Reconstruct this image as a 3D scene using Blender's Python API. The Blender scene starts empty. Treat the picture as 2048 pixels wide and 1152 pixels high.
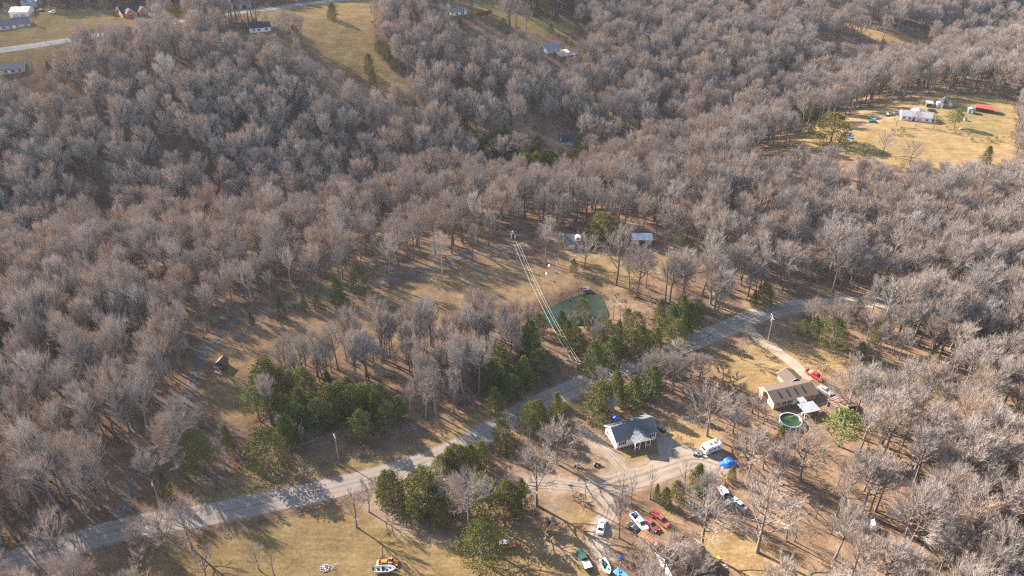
import bpy, bmesh, math, random
import numpy as np
from mathutils import Vector, Matrix

# ------------------------------------------------------------------ camera, light, exposure
SC = bpy.context.scene
COL = SC.collection
CAMH, PITCH, FPX, PW, PH = 150.0, math.radians(32.0), 1591.0, 2048.0, 1152.0
cam_d = bpy.data.cameras.new('camera'); cam = bpy.data.objects.new('camera', cam_d); COL.objects.link(cam)
cam.location = (0, 0, CAMH); cam.rotation_euler = (math.radians(90) - PITCH, 0, 0)
cam_d.sensor_width = 36.0; cam_d.lens = 36.0 * FPX / PW; cam_d.clip_start = 1.0; cam_d.clip_end = 20000.0
SC.camera = cam
SUN_EL = math.radians(29.0)
SUN_DIR = Vector((-0.80, 0.60, 0.0)).normalized()          # horizontal direction towards the sun
world = bpy.data.worlds.new('World'); SC.world = world; world.use_nodes = True
wn = world.node_tree; bg = wn.nodes['Background']
sky = wn.nodes.new('ShaderNodeTexSky'); sky.sky_type = 'NISHITA'; sky.sun_disc = False
sky.sun_elevation = SUN_EL; sky.sun_rotation = math.atan2(SUN_DIR.x, SUN_DIR.y)
sky.air_density = 1.0; sky.dust_density = 1.0; sky.ozone_density = 1.0
wn.links.new(sky.outputs[0], bg.inputs[0]); bg.inputs[1].default_value = 0.064
sun_d = bpy.data.lights.new('sun', 'SUN'); sun_d.energy = 4.8; sun_d.angle = math.radians(0.5); sun_d.color = (1.0, 0.89, 0.78)
sun = bpy.data.objects.new('sun', sun_d); COL.objects.link(sun)
to_sun = Vector((SUN_DIR.x * math.cos(SUN_EL), SUN_DIR.y * math.cos(SUN_EL), math.sin(SUN_EL)))
sun.rotation_euler = to_sun.to_track_quat('Z', 'Y').to_euler(); sun.location = (0, 0, 400)
SC.view_settings.view_transform = 'Standard'; SC.view_settings.look = 'None'
SC.view_settings.exposure = 2.4; SC.view_settings.gamma = 1.0; SC.view_settings.use_curve_mapping = False
SC.cycles.max_bounces = 4; SC.cycles.diffuse_bounces = 2; SC.cycles.glossy_bounces = 2
SC.cycles.transmission_bounces = 2; SC.cycles.volume_bounces = 0; SC.cycles.transparent_max_bounces = 8
SC.cycles.use_denoising = False; SC.cycles.use_adaptive_sampling = False; SC.cycles.filter_width = 1.3
SC.cycles.caustics_reflective = False; SC.cycles.caustics_refractive = False

RNG = np.random.default_rng(11)
random.seed(5)

# ------------------------------------------------------------------ terrain height and pixel -> place
def sstep(a, b, x):
    t = np.clip((x - a) / (b - a), 0, 1); return t * t * (3 - 2 * t)

def seg_dist(x, y, pts):
    """distance to a polyline and the signed side (positive on the left of travel)"""
    x = np.asarray(x, float); y = np.asarray(y, float)
    best = np.full(x.shape, 1e9); side = np.zeros(x.shape)
    for (ax, ay), (bx, by) in zip(pts[:-1], pts[1:]):
        dx, dy = bx - ax, by - ay; L2 = dx * dx + dy * dy
        t = np.clip(((x - ax) * dx + (y - ay) * dy) / L2, 0, 1)
        ex, ey = x - ax - t * dx, y - ay - t * dy
        d = np.hypot(ex, ey); s = np.sign(dx * (y - ay) - dy * (x - ax))
        m = d < best; best = np.where(m, d, best); side = np.where(m, s, side)
    return best, side

# ravine behind the lit ridge (metres, read off a flat map of the photograph)
RAVINE = [(-420, 240), (-190, 288), (-110, 312), (-60, 335), (-20, 345), (20, 340), (60, 372), (105, 410), (165, 450), (205, 495), (300, 560), (420, 640)]
def terr0(x, y):
    x = np.asarray(x, float); y = np.asarray(y, float)
    d, s = seg_dist(x, y, RAVINE)
    z = -12.0 * np.exp(-(d / 34.0) ** 2)
    beyond = d * (s > 0)
    z = z + (35.0 * sstep(8, 165, beyond)) * sstep(120, -60, x)
    z = z + 9.0 * sstep(20, 220, beyond) * sstep(-60, 120, x)
    z = z + 1.6 * np.sin(x * 0.017 + 0.8) * np.cos(y * 0.021 + 0.3) + 0.5 * np.sin(x * 0.05 + y * 0.043)
    return z

POND = []            # filled below: world polygon, level
terr_mods = []
def terr(x, y):
    z = terr0(x, y)
    for f in terr_mods: z = f(np.asarray(x, float), np.asarray(y, float), z)
    return z

CP, SP = math.cos(PITCH), math.sin(PITCH)
def at(px, py, h=0.0):
    """the place on the ground (or h metres above it) seen at a photo pixel"""
    u = (px - PW / 2) / FPX; v = (PH / 2 - py) / FPX
    d = np.array([u, CP + v * SP, -SP + v * CP])
    t0, t1 = 100.0, 1500.0
    ts = np.linspace(t0, t1, 700)
    zz = CAMH + ts * d[2] - terr(ts * d[0], ts * d[1]) - h
    k = int(np.argmax(zz < 0)) if (zz < 0).any() else len(ts) - 1
    a, b = ts[max(k - 1, 0)], ts[k]
    for _ in range(25):
        m = 0.5 * (a + b)
        if CAMH + m * d[2] - float(terr(m * d[0], m * d[1])) - h < 0: b = m
        else: a = m
    return Vector((b * d[0], b * d[1], float(terr(b * d[0], b * d[1]))))

def proj(x, y, z):
    x = np.asarray(x, float); y = np.asarray(y, float); z = np.asarray(z, float) - CAMH
    dep = y * CP - z * SP; up = y * SP + z * CP
    return PW / 2 + FPX * x / dep, PH / 2 - FPX * up / dep, dep

def inside(x, y, poly):
    x = np.asarray(x, float); y = np.asarray(y, float); r = np.zeros(x.shape, bool)
    n = len(poly)
    for i in range(n):
        x1, y1 = poly[i][0], poly[i][1]; x2, y2 = poly[(i + 1) % n][0], poly[(i + 1) % n][1]
        if y1 == y2: continue
        c = ((y1 > y) != (y2 > y)) & (x < (x2 - x1) * (y - y1) / (y2 - y1) + x1)
        r ^= c
    return r

def poly_sd(x, y, poly):
    """signed distance, positive inside"""
    pts = [(p[0], p[1]) for p in poly] + [(poly[0][0], poly[0][1])]
    d, _ = seg_dist(x, y, pts)
    return np.where(inside(x, y, poly), d, -d)

def wpoly(pix): return [tuple(at(px, py)[:2]) for px, py in pix]

def smooth_line(pts, step=2.0):
    """Catmull-Rom through 2-D points, evenly resampled"""
    P = [np.array(p[:2], float) for p in pts]; P = [2 * P[0] - P[1]] + P + [2 * P[-1] - P[-2]]
    out = []
    for i in range(1, len(P) - 2):
        for t in np.linspace(0, 1, 24, endpoint=False):
            p0, p1, p2, p3 = P[i - 1], P[i], P[i + 1], P[i + 2]
            out.append(0.5 * ((2 * p1) + (-p0 + p2) * t + (2 * p0 - 5 * p1 + 4 * p2 - p3) * t * t + (-p0 + 3 * p1 - 3 * p2 + p3) * t ** 3))
    out.append(P[-2]); out = np.array(out)
    s = np.r_[0, np.cumsum(np.hypot(*np.diff(out, axis=0).T))]
    n = max(2, int(s[-1] / step) + 1); q = np.linspace(0, s[-1], n)
    return np.c_[np.interp(q, s, out[:, 0]), np.interp(q, s, out[:, 1])]

# ------------------------------------------------------------------ helpers for objects
def tag(o, label=None, cat=None, group=None, kind=None):
    if label: o['label'] = label
    if cat: o['category'] = cat
    if group: o['group'] = group
    if kind: o['kind'] = kind
    return o

def empty(name, loc, rz=0.0, label=None, cat=None, group=None):
    o = bpy.data.objects.new(name, None); COL.objects.link(o)
    o.location = loc; o.rotation_euler = (0, 0, rz); o.empty_display_size = 0.5
    return tag(o, label, cat, group)

def mesh_of(name, V, Fc, mats, smooth=False, midx=None):
    me = bpy.data.meshes.new(name); me.from_pydata([tuple(v) for v in V], [], Fc)
    for m in (mats if isinstance(mats, (list, tuple)) else [mats]): me.materials.append(m)
    if midx is not None: me.polygons.foreach_set('material_index', midx)
    if smooth: me.polygons.foreach_set('use_smooth', [True] * len(me.polygons))
    me.update(); return me

def link(name, me, parent=None, loc=None, rot=None):
    o = bpy.data.objects.new(name, me); COL.objects.link(o)
    if parent is not None: o.parent = parent
    if loc is not None: o.location = loc
    if rot is not None: o.rotation_euler = rot
    return o

class MB:
    """collects boxes, tubes, prisms; build() links them as one mesh object"""
    def __init__(s): s.v = []; s.f = []
    def add(s, V, Fc):
        k = len(s.v); s.v += [tuple(p) for p in V]; s.f += [tuple(i + k for i in f) for f in Fc]; return s
    def box(s, x0, x1, y0, y1, z0, z1):
        V = [(x0, y0, z0), (x1, y0, z0), (x1, y1, z0), (x0, y1, z0), (x0, y0, z1), (x1, y0, z1), (x1, y1, z1), (x0, y1, z1)]
        return s.add(V, [(0, 3, 2, 1), (4, 5, 6, 7), (0, 1, 5, 4), (1, 2, 6, 5), (2, 3, 7, 6), (3, 0, 4, 7)])
    def hexa(s, P):          # 8 points, bottom ring then top ring
        return s.add(P, [(0, 3, 2, 1), (4, 5, 6, 7), (0, 1, 5, 4), (1, 2, 6, 5), (2, 3, 7, 6), (3, 0, 4, 7)])
    def tube(s, p0, p1, r0, r1=None, n=8, caps=True):
        p0 = Vector(p0); p1 = Vector(p1); r1 = r0 if r1 is None else r1
        d = (p1 - p0).normalized(); a = d.orthogonal().normalized(); b = d.cross(a)
        V = [p0 + (a * math.cos(t) + b * math.sin(t)) * r0 for t in [2 * math.pi * i / n for i in range(n)]]
        V += [p1 + (a * math.cos(t) + b * math.sin(t)) * r1 for t in [2 * math.pi * i / n for i in range(n)]]
        Fc = [(i, (i + 1) % n, n + (i + 1) % n, n + i) for i in range(n)]
        if caps: Fc += [tuple(range(n - 1, -1, -1)), tuple(range(n, 2 * n))]
        return s.add(V, Fc)
    def prism(s, pts, axis, a, b):
        """extrude a 2-D outline along x, y or z between a and b"""
        def P(u, v, w): return {'x': (w, u, v), 'y': (u, w, v), 'z': (u, v, w)}[axis]
        n = len(pts); V = [P(u, v, a) for u, v in pts] + [P(u, v, b) for u, v in pts]
        Fc = [(i, (i + 1) % n, n + (i + 1) % n, n + i) for i in range(n)] + [tuple(range(n - 1, -1, -1)), tuple(range(n, 2 * n))]
        return s.add(V, Fc)
    def ball(s, c, rx, ry, rz, nu=10, nv=6):
        V = [(c[0], c[1], c[2] - rz)]
        for j in range(1, nv):
            ph = -math.pi / 2 + math.pi * j / nv
            for i in range(nu):
                th = 2 * math.pi * i / nu
                V.append((c[0] + rx * math.cos(ph) * math.cos(th), c[1] + ry * math.cos(ph) * math.sin(th), c[2] + rz * math.sin(ph)))
        V.append((c[0], c[1], c[2] + rz)); Fc = []
        for i in range(nu):
            Fc.append((0, 1 + (i + 1) % nu, 1 + i)); Fc.append((len(V) - 1, len(V) - 1 - nu + i, len(V) - 1 - nu + (i + 1) % nu))
            for j in range(nv - 2):
                a = 1 + j * nu; Fc.append((a + i, a + (i + 1) % nu, a + nu + (i + 1) % nu, a + nu + i))
        return s.add(V, Fc)
    def build(s, name, mat, parent=None, smooth=False, bevel=0.0, loc=None, rot=None):
        me = mesh_of(name, s.v, s.f, mat)
        bm = bmesh.new(); bm.from_mesh(me); bmesh.ops.recalc_face_normals(bm, faces=bm.faces[:])
        if bevel: bmesh.ops.bevel(bm, geom=bm.edges[:], offset=bevel, segments=1, affect='EDGES', clamp_overlap=True)
        bm.to_mesh(me); bm.free()
        if smooth: me.polygons.foreach_set('use_smooth', [True] * len(me.polygons))
        return link(name, me, parent, loc, rot)

def copy_tree(o, parent=None):
    c = o.copy(); COL.objects.link(c)
    if parent is not None: c.parent = parent
    for ch in list(o.children): copy_tree(ch, c)
    return c

# ------------------------------------------------------------------ materials
MAT = {}
def nodes_of(m):
    m.use_nodes = True; nt = m.node_tree; nt.nodes.clear(); return nt
def paint(name, col, rough=0.6, metal=0.0, var=0.12, scale=1.5, spec=0.4, bump=0.0, bscale=20.0):
    """a plain surface with procedural wear: base colour broken up by noise"""
    m = bpy.data.materials.new(name); nt = nodes_of(m); N = nt.nodes; L = nt.links
    out = N.new('ShaderNodeOutputMaterial'); b = N.new('ShaderNodeBsdfPrincipled')
    tc = N.new('ShaderNodeTexCoord'); no = N.new('ShaderNodeTexNoise'); no.inputs['Scale'].default_value = scale; no.inputs['Detail'].default_value = 6
    rp = N.new('ShaderNodeValToRGB'); c = np.array(col)
    rp.color_ramp.elements[0].position = 0.3; rp.color_ramp.elements[1].position = 0.7
    rp.color_ramp.elements[0].color = (*np.clip(c * (1 - var), 0, 1), 1); rp.color_ramp.elements[1].color = (*np.clip(c * (1 + var), 0, 1), 1)
    L.new(tc.outputs['Object'], no.inputs['Vector']); L.new(no.outputs['Fac'], rp.inputs['Fac']); L.new(rp.outputs[0], b.inputs['Base Color'])
    b.inputs['Roughness'].default_value = rough; b.inputs['Metallic'].default_value = metal; b.inputs['Specular IOR Level'].default_value = spec
    if bump:
        n2 = N.new('ShaderNodeTexNoise'); n2.inputs['Scale'].default_value = bscale; bp = N.new('ShaderNodeBump'); bp.inputs['Strength'].default_value = bump
        L.new(tc.outputs['Object'], n2.inputs['Vector']); L.new(n2.outputs['Fac'], bp.inputs['Height']); L.new(bp.outputs[0], b.inputs['Normal'])
    L.new(b.outputs[0], out.inputs['Surface']); MAT[name] = m; return m

def ramp(nt, stops, fac):
    r = nt.nodes.new('ShaderNodeValToRGB'); el = r.color_ramp.elements
    while len(el) < len(stops): el.new(0.5)
    for e, (p, c) in zip(el, stops): e.position = p; e.color = (*c, 1)
    nt.links.new(fac, r.inputs['Fac']); return r.outputs[0]
def noise(nt, vec, scale, detail=4.0, rough=0.55, dist=0.0):
    n = nt.nodes.new('ShaderNodeTexNoise'); n.inputs['Scale'].default_value = scale; n.inputs['Detail'].default_value = detail
    n.inputs['Roughness'].default_value = rough; n.inputs['Distortion'].default_value = dist
    nt.links.new(vec, n.inputs['Vector']); return n.outputs['Fac']
def mix(nt, fac, a, b, blend='MIX'):
    m = nt.nodes.new('ShaderNodeMix'); m.data_type = 'RGBA'; m.blend_type = blend
    for s, v in ((m.inputs[0], fac), (m.inputs[6], a), (m.inputs[7], b)):
        if isinstance(v, (int, float)): s.default_value = v
        elif isinstance(v, tuple): s.default_value = (*v, 1)
        else: nt.links.new(v, s)
    return m.outputs[2]
def maths(nt, op, a, b=None, clamp=False):
    m = nt.nodes.new('ShaderNodeMath'); m.operation = op; m.use_clamp = clamp
    for s, v in ((m.inputs[0], a), (m.inputs[1], b)):
        if v is None: continue
        if isinstance(v, (int, float)): s.default_value = v
        else: nt.links.new(v, s)
    return m.outputs[0]
def diffuse_out(nt, col, rough=1.0, normal=None):
    o = nt.nodes.new('ShaderNodeOutputMaterial'); d = nt.nodes.new('ShaderNodeBsdfDiffuse'); d.inputs['Roughness'].default_value = rough
    nt.links.new(col, d.inputs['Color'])
    if normal is not None: nt.links.new(normal, d.inputs['Normal'])
    nt.links.new(d.outputs[0], o.inputs['Surface'])

def ground_material():
    m = bpy.data.materials.new('ground'); nt = nodes_of(m); N = nt.nodes; L = nt.links
    g = N.new('ShaderNodeNewGeometry'); P = g.outputs['Position']
    a = N.new('ShaderNodeAttribute'); a.attribute_name = 'zone'; sep = N.new('ShaderNodeSeparateColor'); L.new(a.outputs['Color'], sep.inputs[0])
    n_big = noise(nt, P, 0.02, 5); n_mid = noise(nt, P, 0.16, 6, 0.65); n_fine = noise(nt, P, 1.3, 5, 0.75)
    # leaf litter: russet brown with paler and greyer drifts
    lit = ramp(nt, [(0.25, (0.115, 0.080, 0.055)), (0.45, (0.205, 0.138, 0.090)), (0.62, (0.285, 0.195, 0.125)), (0.8, (0.345, 0.26, 0.18))], n_mid)
    lit = mix(nt, 0.65, lit, ramp(nt, [(0.3, (0.45, 0.43, 0.42)), (0.7, (1.35, 1.3, 1.25))], n_fine), 'MULTIPLY')
    # grass: dormant gold to olive
    gold = ramp(nt, [(0.3, (0.215, 0.147, 0.074)), (0.5, (0.292, 0.201, 0.102)), (0.7, (0.360, 0.262, 0.140))], n_mid)
    green = ramp(nt, [(0.3, (0.130, 0.118, 0.042)), (0.7, (0.215, 0.188, 0.075))], n_mid)
    fac = maths(nt, 'ADD', sep.outputs[1], maths(nt, 'MULTIPLY', maths(nt, 'SUBTRACT', n_big, 0.5), 1.5), True)
    gr = mix(nt, fac, gold, green)
    gr = mix(nt, 0.7, gr, ramp(nt, [(0.3, (0.55, 0.53, 0.5)), (0.7, (1.38, 1.36, 1.3))], n_fine), 'MULTIPLY')
    mp = N.new('ShaderNodeMapping'); mp.inputs['Rotation'].default_value = (0, 0, 0.22); mp.inputs['Scale'].default_value = (0.05, 0.9, 1); L.new(P, mp.inputs['Vector'])
    gr = mix(nt, 0.45, gr, ramp(nt, [(0.35, (0.72, 0.70, 0.66)), (0.65, (1.2, 1.2, 1.16))], noise(nt, mp.outputs[0], 1.0, 4, 0.6)), 'MULTIPLY')
    dirt = ramp(nt, [(0.3, (0.26, 0.185, 0.12)), (0.7, (0.40, 0.30, 0.205))], n_mid)
    dirt = mix(nt, 0.5, dirt, ramp(nt, [(0.3, (0.7, 0.7, 0.7)), (0.7, (1.2, 1.2, 1.2))], n_fine), 'MULTIPLY')
    e = maths(nt, 'ADD', sep.outputs[0], maths(nt, 'MULTIPLY', maths(nt, 'SUBTRACT', noise(nt, P, 0.45, 5, 0.7), 0.5), 0.9), True)
    e2 = maths(nt, 'ADD', sep.outputs[2], maths(nt, 'MULTIPLY', maths(nt, 'SUBTRACT', noise(nt, P, 0.6, 5, 0.7), 0.5), 0.7), True)
    e = maths(nt, 'MULTIPLY', maths(nt, 'SUBTRACT', e, 0.3), 2.2, True); e2 = maths(nt, 'MULTIPLY', maths(nt, 'SUBTRACT', e2, 0.3), 2.2, True)
    c = mix(nt, e2, mix(nt, e, lit, gr), dirt)
    bp = N.new('ShaderNodeBump'); bp.inputs['Strength'].default_value = 0.55; bp.inputs['Distance'].default_value = 0.35; L.new(n_fine, bp.inputs['Height'])
    diffuse_out(nt, c, 1.0, bp.outputs[0]); MAT['ground'] = m
ground_material()

def road_material(name, base, light, dark, tracks=True):
    m = bpy.data.materials.new(name); nt = nodes_of(m); N = nt.nodes; L = nt.links
    g = N.new('ShaderNodeNewGeometry'); P = g.outputs['Position']
    uv = N.new('ShaderNodeUVMap'); uv.uv_map = 'UVMap'; sp = N.new('ShaderNodeSeparateXYZ'); L.new(uv.outputs[0], sp.inputs[0])
    c = ramp(nt, [(0.3, dark), (0.5, base), (0.72, light)], noise(nt, P, 0.22, 6, 0.7))
    c = mix(nt, 0.32, c, ramp(nt, [(0.3, (0.72, 0.72, 0.72)), (0.7, (1.2, 1.2, 1.2))], noise(nt, P, 2.2, 5, 0.75)), 'MULTIPLY')
    if tracks:                                       # wheel tracks and a dark seam, worn along the road
        u = maths(nt, 'ADD', sp.outputs[0], maths(nt, 'MULTIPLY', maths(nt, 'SUBTRACT', noise(nt, P, 0.12, 3), 0.5), 0.05))
        w = maths(nt, 'ABSOLUTE', maths(nt, 'SINE', maths(nt, 'MULTIPLY', u, 4 * math.pi)))
        c = mix(nt, maths(nt, 'MULTIPLY', maths(nt, 'POWER', w, 3.0), 0.55), c, light)
        seam = maths(nt, 'LESS_THAN', maths(nt, 'ABSOLUTE', maths(nt, 'SUBTRACT', u, 0.49)), 0.014)
        c = mix(nt, maths(nt, 'MULTIPLY', seam, maths(nt, 'MULTIPLY', noise(nt, P, 0.3, 4), 0.9)), c, tuple(0.35 * np.array(dark)))
    bp = N.new('ShaderNodeBump'); bp.inputs['Strength'].default_value = 0.2; bp.inputs['Distance'].default_value = 0.05; L.new(noise(nt, P, 6.0, 4), bp.inputs['Height'])
    diffuse_out(nt, c, 0.8, bp.outputs[0]); MAT[name] = m
road_material('asphalt', (0.285, 0.238, 0.198), (0.335, 0.285, 0.240), (0.235, 0.195, 0.162))
road_material('highway', (0.30, 0.27, 0.26), (0.36, 0.33, 0.31), (0.24, 0.22, 0.21))
road_material('gravel', (0.27, 0.215, 0.165), (0.36, 0.295, 0.24), (0.17, 0.13, 0.095), True)
road_material('concrete', (0.36, 0.288, 0.205), (0.42, 0.345, 0.255), (0.29, 0.225, 0.155), False)
road_material('shaded_gravel', (0.150, 0.125, 0.105), (0.20, 0.17, 0.145), (0.10, 0.083, 0.070), True)  # darker copy of gravel: the wood's shade put into the track's colour
road_material('dirt', (0.30, 0.205, 0.13), (0.38, 0.28, 0.19), (0.20, 0.135, 0.085), True)

def wood_material(name, stops, patch):
    """bark and twigs; each tree its own tone, whole stands drifting greyer or browner"""
    m = bpy.data.materials.new(name); nt = nodes_of(m); N = nt.nodes; L = nt.links
    oi = N.new('ShaderNodeObjectInfo'); g = N.new('ShaderNodeNewGeometry')
    c = ramp(nt, stops, oi.outputs['Random'])
    c = mix(nt, maths(nt, 'MULTIPLY', ramp(nt, [(0.35, (0, 0, 0)), (0.65, (1, 1, 1))], noise(nt, oi.outputs['Location'], 0.02, 4)), 0.55), c, patch)
    c = mix(nt, 0.4, c, ramp(nt, [(0.3, (0.6, 0.6, 0.6)), (0.7, (1.35, 1.33, 1.3))], noise(nt, g.outputs['Position'], 1.1, 4, 0.7)), 'MULTIPLY')
    diffuse_out(nt, c, 1.0); MAT[name] = m
wood_material('twigs', [(0.0, (0.285, 0.242, 0.214)), (0.25, (0.415, 0.355, 0.310)), (0.5, (0.375, 0.302, 0.248)), (0.75, (0.485, 0.424, 0.372)), (0.9, (0.42, 0.302, 0.220)), (1.0, (0.54, 0.486, 0.438))], (0.385, 0.334, 0.303))
wood_material('bark', [(0.0, (0.140, 0.115, 0.095)), (0.5, (0.20, 0.168, 0.140)), (0.85, (0.27, 0.232, 0.20)), (1.0, (0.38, 0.34, 0.30))], (0.185, 0.158, 0.138))
wood_material('pale_bark', [(0.0, (0.40, 0.36, 0.31)), (1.0, (0.52, 0.48, 0.43))], (0.42, 0.39, 0.35))
wood_material('brush', [(0.0, (0.20, 0.145, 0.10)), (0.5, (0.30, 0.22, 0.14)), (1.0, (0.38, 0.27, 0.15))], (0.27, 0.20, 0.14))
wood_material('cedar', [(0.0, (0.100, 0.125, 0.040)), (0.35, (0.140, 0.158, 0.042)), (0.7, (0.215, 0.202, 0.050)), (1.0, (0.115, 0.140, 0.055))], (0.150, 0.162, 0.050))
wood_material('cedar_b', [(0.0, (0.20, 0.175, 0.055)), (0.5, (0.155, 0.155, 0.05)), (1.0, (0.24, 0.195, 0.06))], (0.18, 0.165, 0.055))
wood_material('pine', [(0.0, (0.19, 0.220, 0.060)), (1.0, (0.26, 0.270, 0.090))], (0.22, 0.24, 0.075))
# ------------------------------------------------------------------ pond: sunk into the ground before anything is placed near it
POND_W = wpoly([(1082, 640), (1092, 622), (1112, 606), (1140, 594), (1168, 583), (1190, 582), (1202, 592), (1206, 606), (1212, 622), (1204, 636), (1180, 642), (1150, 642), (1118, 648)])
_pz = [float(terr0(x, y)) for x, y in POND_W]; POND_Z = min(_pz) - 1.0
def _pond_mod(x, y, z):
    m = (np.abs(x - np.mean([p[0] for p in POND_W])) < 60) & (np.abs(y - np.mean([p[1] for p in POND_W])) < 60)
    if not np.any(m): return z
    sd = poly_sd(x, y, POND_W)
    k = sstep(-7.0, 3.0, sd)
    return z * (1 - k) + (POND_Z - 1.2) * k
terr_mods.append(_pond_mod)

# ------------------------------------------------------------------ clearings, read off the photograph: (pixels, grass, green, dirt, feather m, name)
ZONES = []
def zone(pix, grass, green, dirt=0.0, feather=4.0, name='ground', trees=False): ZONES.append((wpoly(pix), grass, green, dirt, feather, name, trees))
# long clearing with the gazebo, behind the cedar wood
MEADOW = [(378, 800), (384, 752), (402, 712), (440, 668), (490, 640), (560, 626), (660, 604), (760, 580), (880, 550), (970, 522), (1040, 520), (1100, 536), (1150, 560), (1180, 578), (1130, 596), (1085, 612), (1070, 640), (1010, 640), (930, 664), (820, 684), (720, 702), (640, 716), (560, 736), (520, 788), (500, 842), (450, 870), (410, 846)]
zone(MEADOW, 0.50, -0.25, 0.12, 6, 'meadow')
zone([(1100, 490), (1180, 500), (1300, 505), (1380, 500), (1390, 530), (1290, 560), (1240, 590), (1180, 570), (1110, 530)], 0.62, 0.12, 0.15, 5, 'yard')
zone([(1190, 600), (1205, 588), (1250, 590), (1300, 620), (1290, 650), (1255, 655), (1225, 640)], 0.45, 0.0, 0.45, 3, 'pond_bank')
zone([(1085, 650), (1130, 655), (1165, 700), (1180, 740), (1150, 765), (1110, 745), (1090, 690)], 0.35, 0.0, 0.25, 4, 'brushy_clearing')
# gold field up the middle of the far wood
FIELD = [(470, 30), (560, 14), (640, 2), (760, -8), (770, 30), (745, 50), (748, 85), (765, 120), (800, 150), (835, 172), (820, 200), (760, 176), (700, 152), (640, 110), (590, 72), (540, 55)]
zone(FIELD, 1.0, -0.6, 0.0, 7, 'field')
zone([(-120, 30), (-20, 20), (100, 18), (200, 20), (300, 15), (400, 18), (500, 10), (500, 34), (420, 36), (330, 44), (300, 62), (240, 70), (160, 72), (122, 90), (90, 125), (40, 150), (-120, 160)], 1.0, 0.12, 0.0, 6, 'lawn')
zone([(900, -5), (1000, 0), (1060, 30), (1110, 34), (1150, 42), (1155, 62), (1120, 74), (1060, 66), (1000, 44), (930, 30)], 1.0, 0.22, 0.0, 6, 'lawn')
zone([(1610, -6), (1660, -6), (1670, 30), (1730, 58), (1800, 72), (1880, 84), (1980, 96), (1960, 108), (1840, 92), (1740, 80), (1650, 52), (1620, 24)], 1.0, -0.4, 0.05, 6, 'field')
# farm yard on the right
FARM = [(1545, 268), (1600, 262), (1680, 240), (1730, 216), (1800, 208), (1850, 196), (1920, 190), (2000, 194), (2030, 206), (2026, 260), (2024, 330), (1985, 345), (1900, 345), (1820, 338), (1740, 320), (1660, 310), (1580, 290)]
zone(FARM, 1.0, 0.02, 0.05, 6, 'farm_yard')
zone([(1880, 196), (1960, 192), (2016, 205), (2018, 270), (1960, 280), (1900, 250), (1870, 228)], 1.0, 0.5, 0.0, 9, 'farm_yard')
# near field, lower left
NEARFIELD = [(180, 1230), (250, 1148), (320, 1110), (400, 1082), (480, 1062), (560, 1040), (640, 1022), (700, 1008), (740, 1000), (770, 1010), (800, 1040), (850, 1062), (920, 1078), (960, 1082), (1010, 1062), (1060, 1052), (1120, 1050), (1180, 1068), (1196, 1100), (1210, 1150), (1230, 1240)]
zone(NEARFIELD, 1.0, 0.16, 0.0, 4, 'field')
zone([(380, 985), (470, 945), (560, 918), (660, 884), (760, 866), (850, 852), (930, 822), (1010, 782), (1080, 758), (1130, 760), (1050, 810), (960, 850), (860, 885), (760, 912), (640, 940), (520, 968), (430, 992)], 0.45, -0.1, 0.0, 4, 'brushy_verge')
zone([(330, 1030), (420, 1010), (520, 985), (640, 955), (760, 926), (840, 902), (900, 880), (960, 845), (1040, 800), (1030, 790), (940, 838), (860, 880), (760, 910), (640, 936), (520, 962), (430, 985)], 0.9, 0.35, 0.0, 2.5, 'verge')
zone([(1330, 842), (1360, 838), (1420, 850), (1450, 880), (1400, 900), (1360, 900), (1335, 880)], 1.0, -0.55, 0.0, 3, 'lawn')
zone([(1215, 820), (1270, 800), (1330, 830), (1330, 850), (1290, 830), (1230, 860)], 0.7, -0.1, 0.1, 4, 'lawn')
zone([(1230, 900), (1300, 880), (1340, 920), (1300, 936), (1250, 930)], 0.9, 0.75, 0.0, 2.5, 'lawn')
zone([(1396, 736), (1430, 706), (1470, 690), (1505, 686), (1545, 712), (1592, 746), (1560, 768), (1510, 790), (1460, 770), (1420, 752)], 1.0, -0.12, 0.0, 3, 'lawn')
zone([(1515, 672), (1560, 668), (1640, 690), (1700, 706), (1800, 740), (1830, 770), (1760, 780), (1680, 770), (1640, 762), (1600, 735), (1550, 700)], 0.75, -0.35, 0.15, 4, 'brushy_slope')
zone([(1380, 1060), (1450, 1056), (1530, 1080), (1600, 1124), (1660, 1180), (1520, 1170), (1440, 1130), (1390, 1100)], 0.95, -0.15, 0.05, 4, 'yard')
zone([(1150, 900), (1250, 920), (1330, 915), (1420, 910), (1440, 940), (1380, 960), (1290, 970), (1230, 1000), (1180, 990), (1100, 970), (1060, 930)], 0.35, -0.3, 0.45, 5, 'yard')
zone([(1160, 1000), (1200, 1010), (1205, 1030), (1190, 1075), (1150, 1060), (1120, 1050), (1100, 1020)], 0.75, -0.4, 0.25, 4, 'yard')
zone([(1270, 1010), (1340, 1020), (1380, 1060), (1340, 1075), (1290, 1060)], 0.9, 0.45, 0.0, 3, 'yard')
# bare power-line cuts through the middle wood
zone([(890, 190), (900, 186), (980, 218), (1070, 262), (1140, 288), (1200, 322), (1190, 330), (1120, 300), (1050, 272), (960, 232)], 0.6, -0.5, 0.5, 2, 'track')
zone([(1160, 200), (1172, 196), (1260, 236), (1340, 280), (1400, 302), (1392, 310), (1320, 284), (1240, 248)], 0.6, -0.5, 0.5, 2, 'track')

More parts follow.
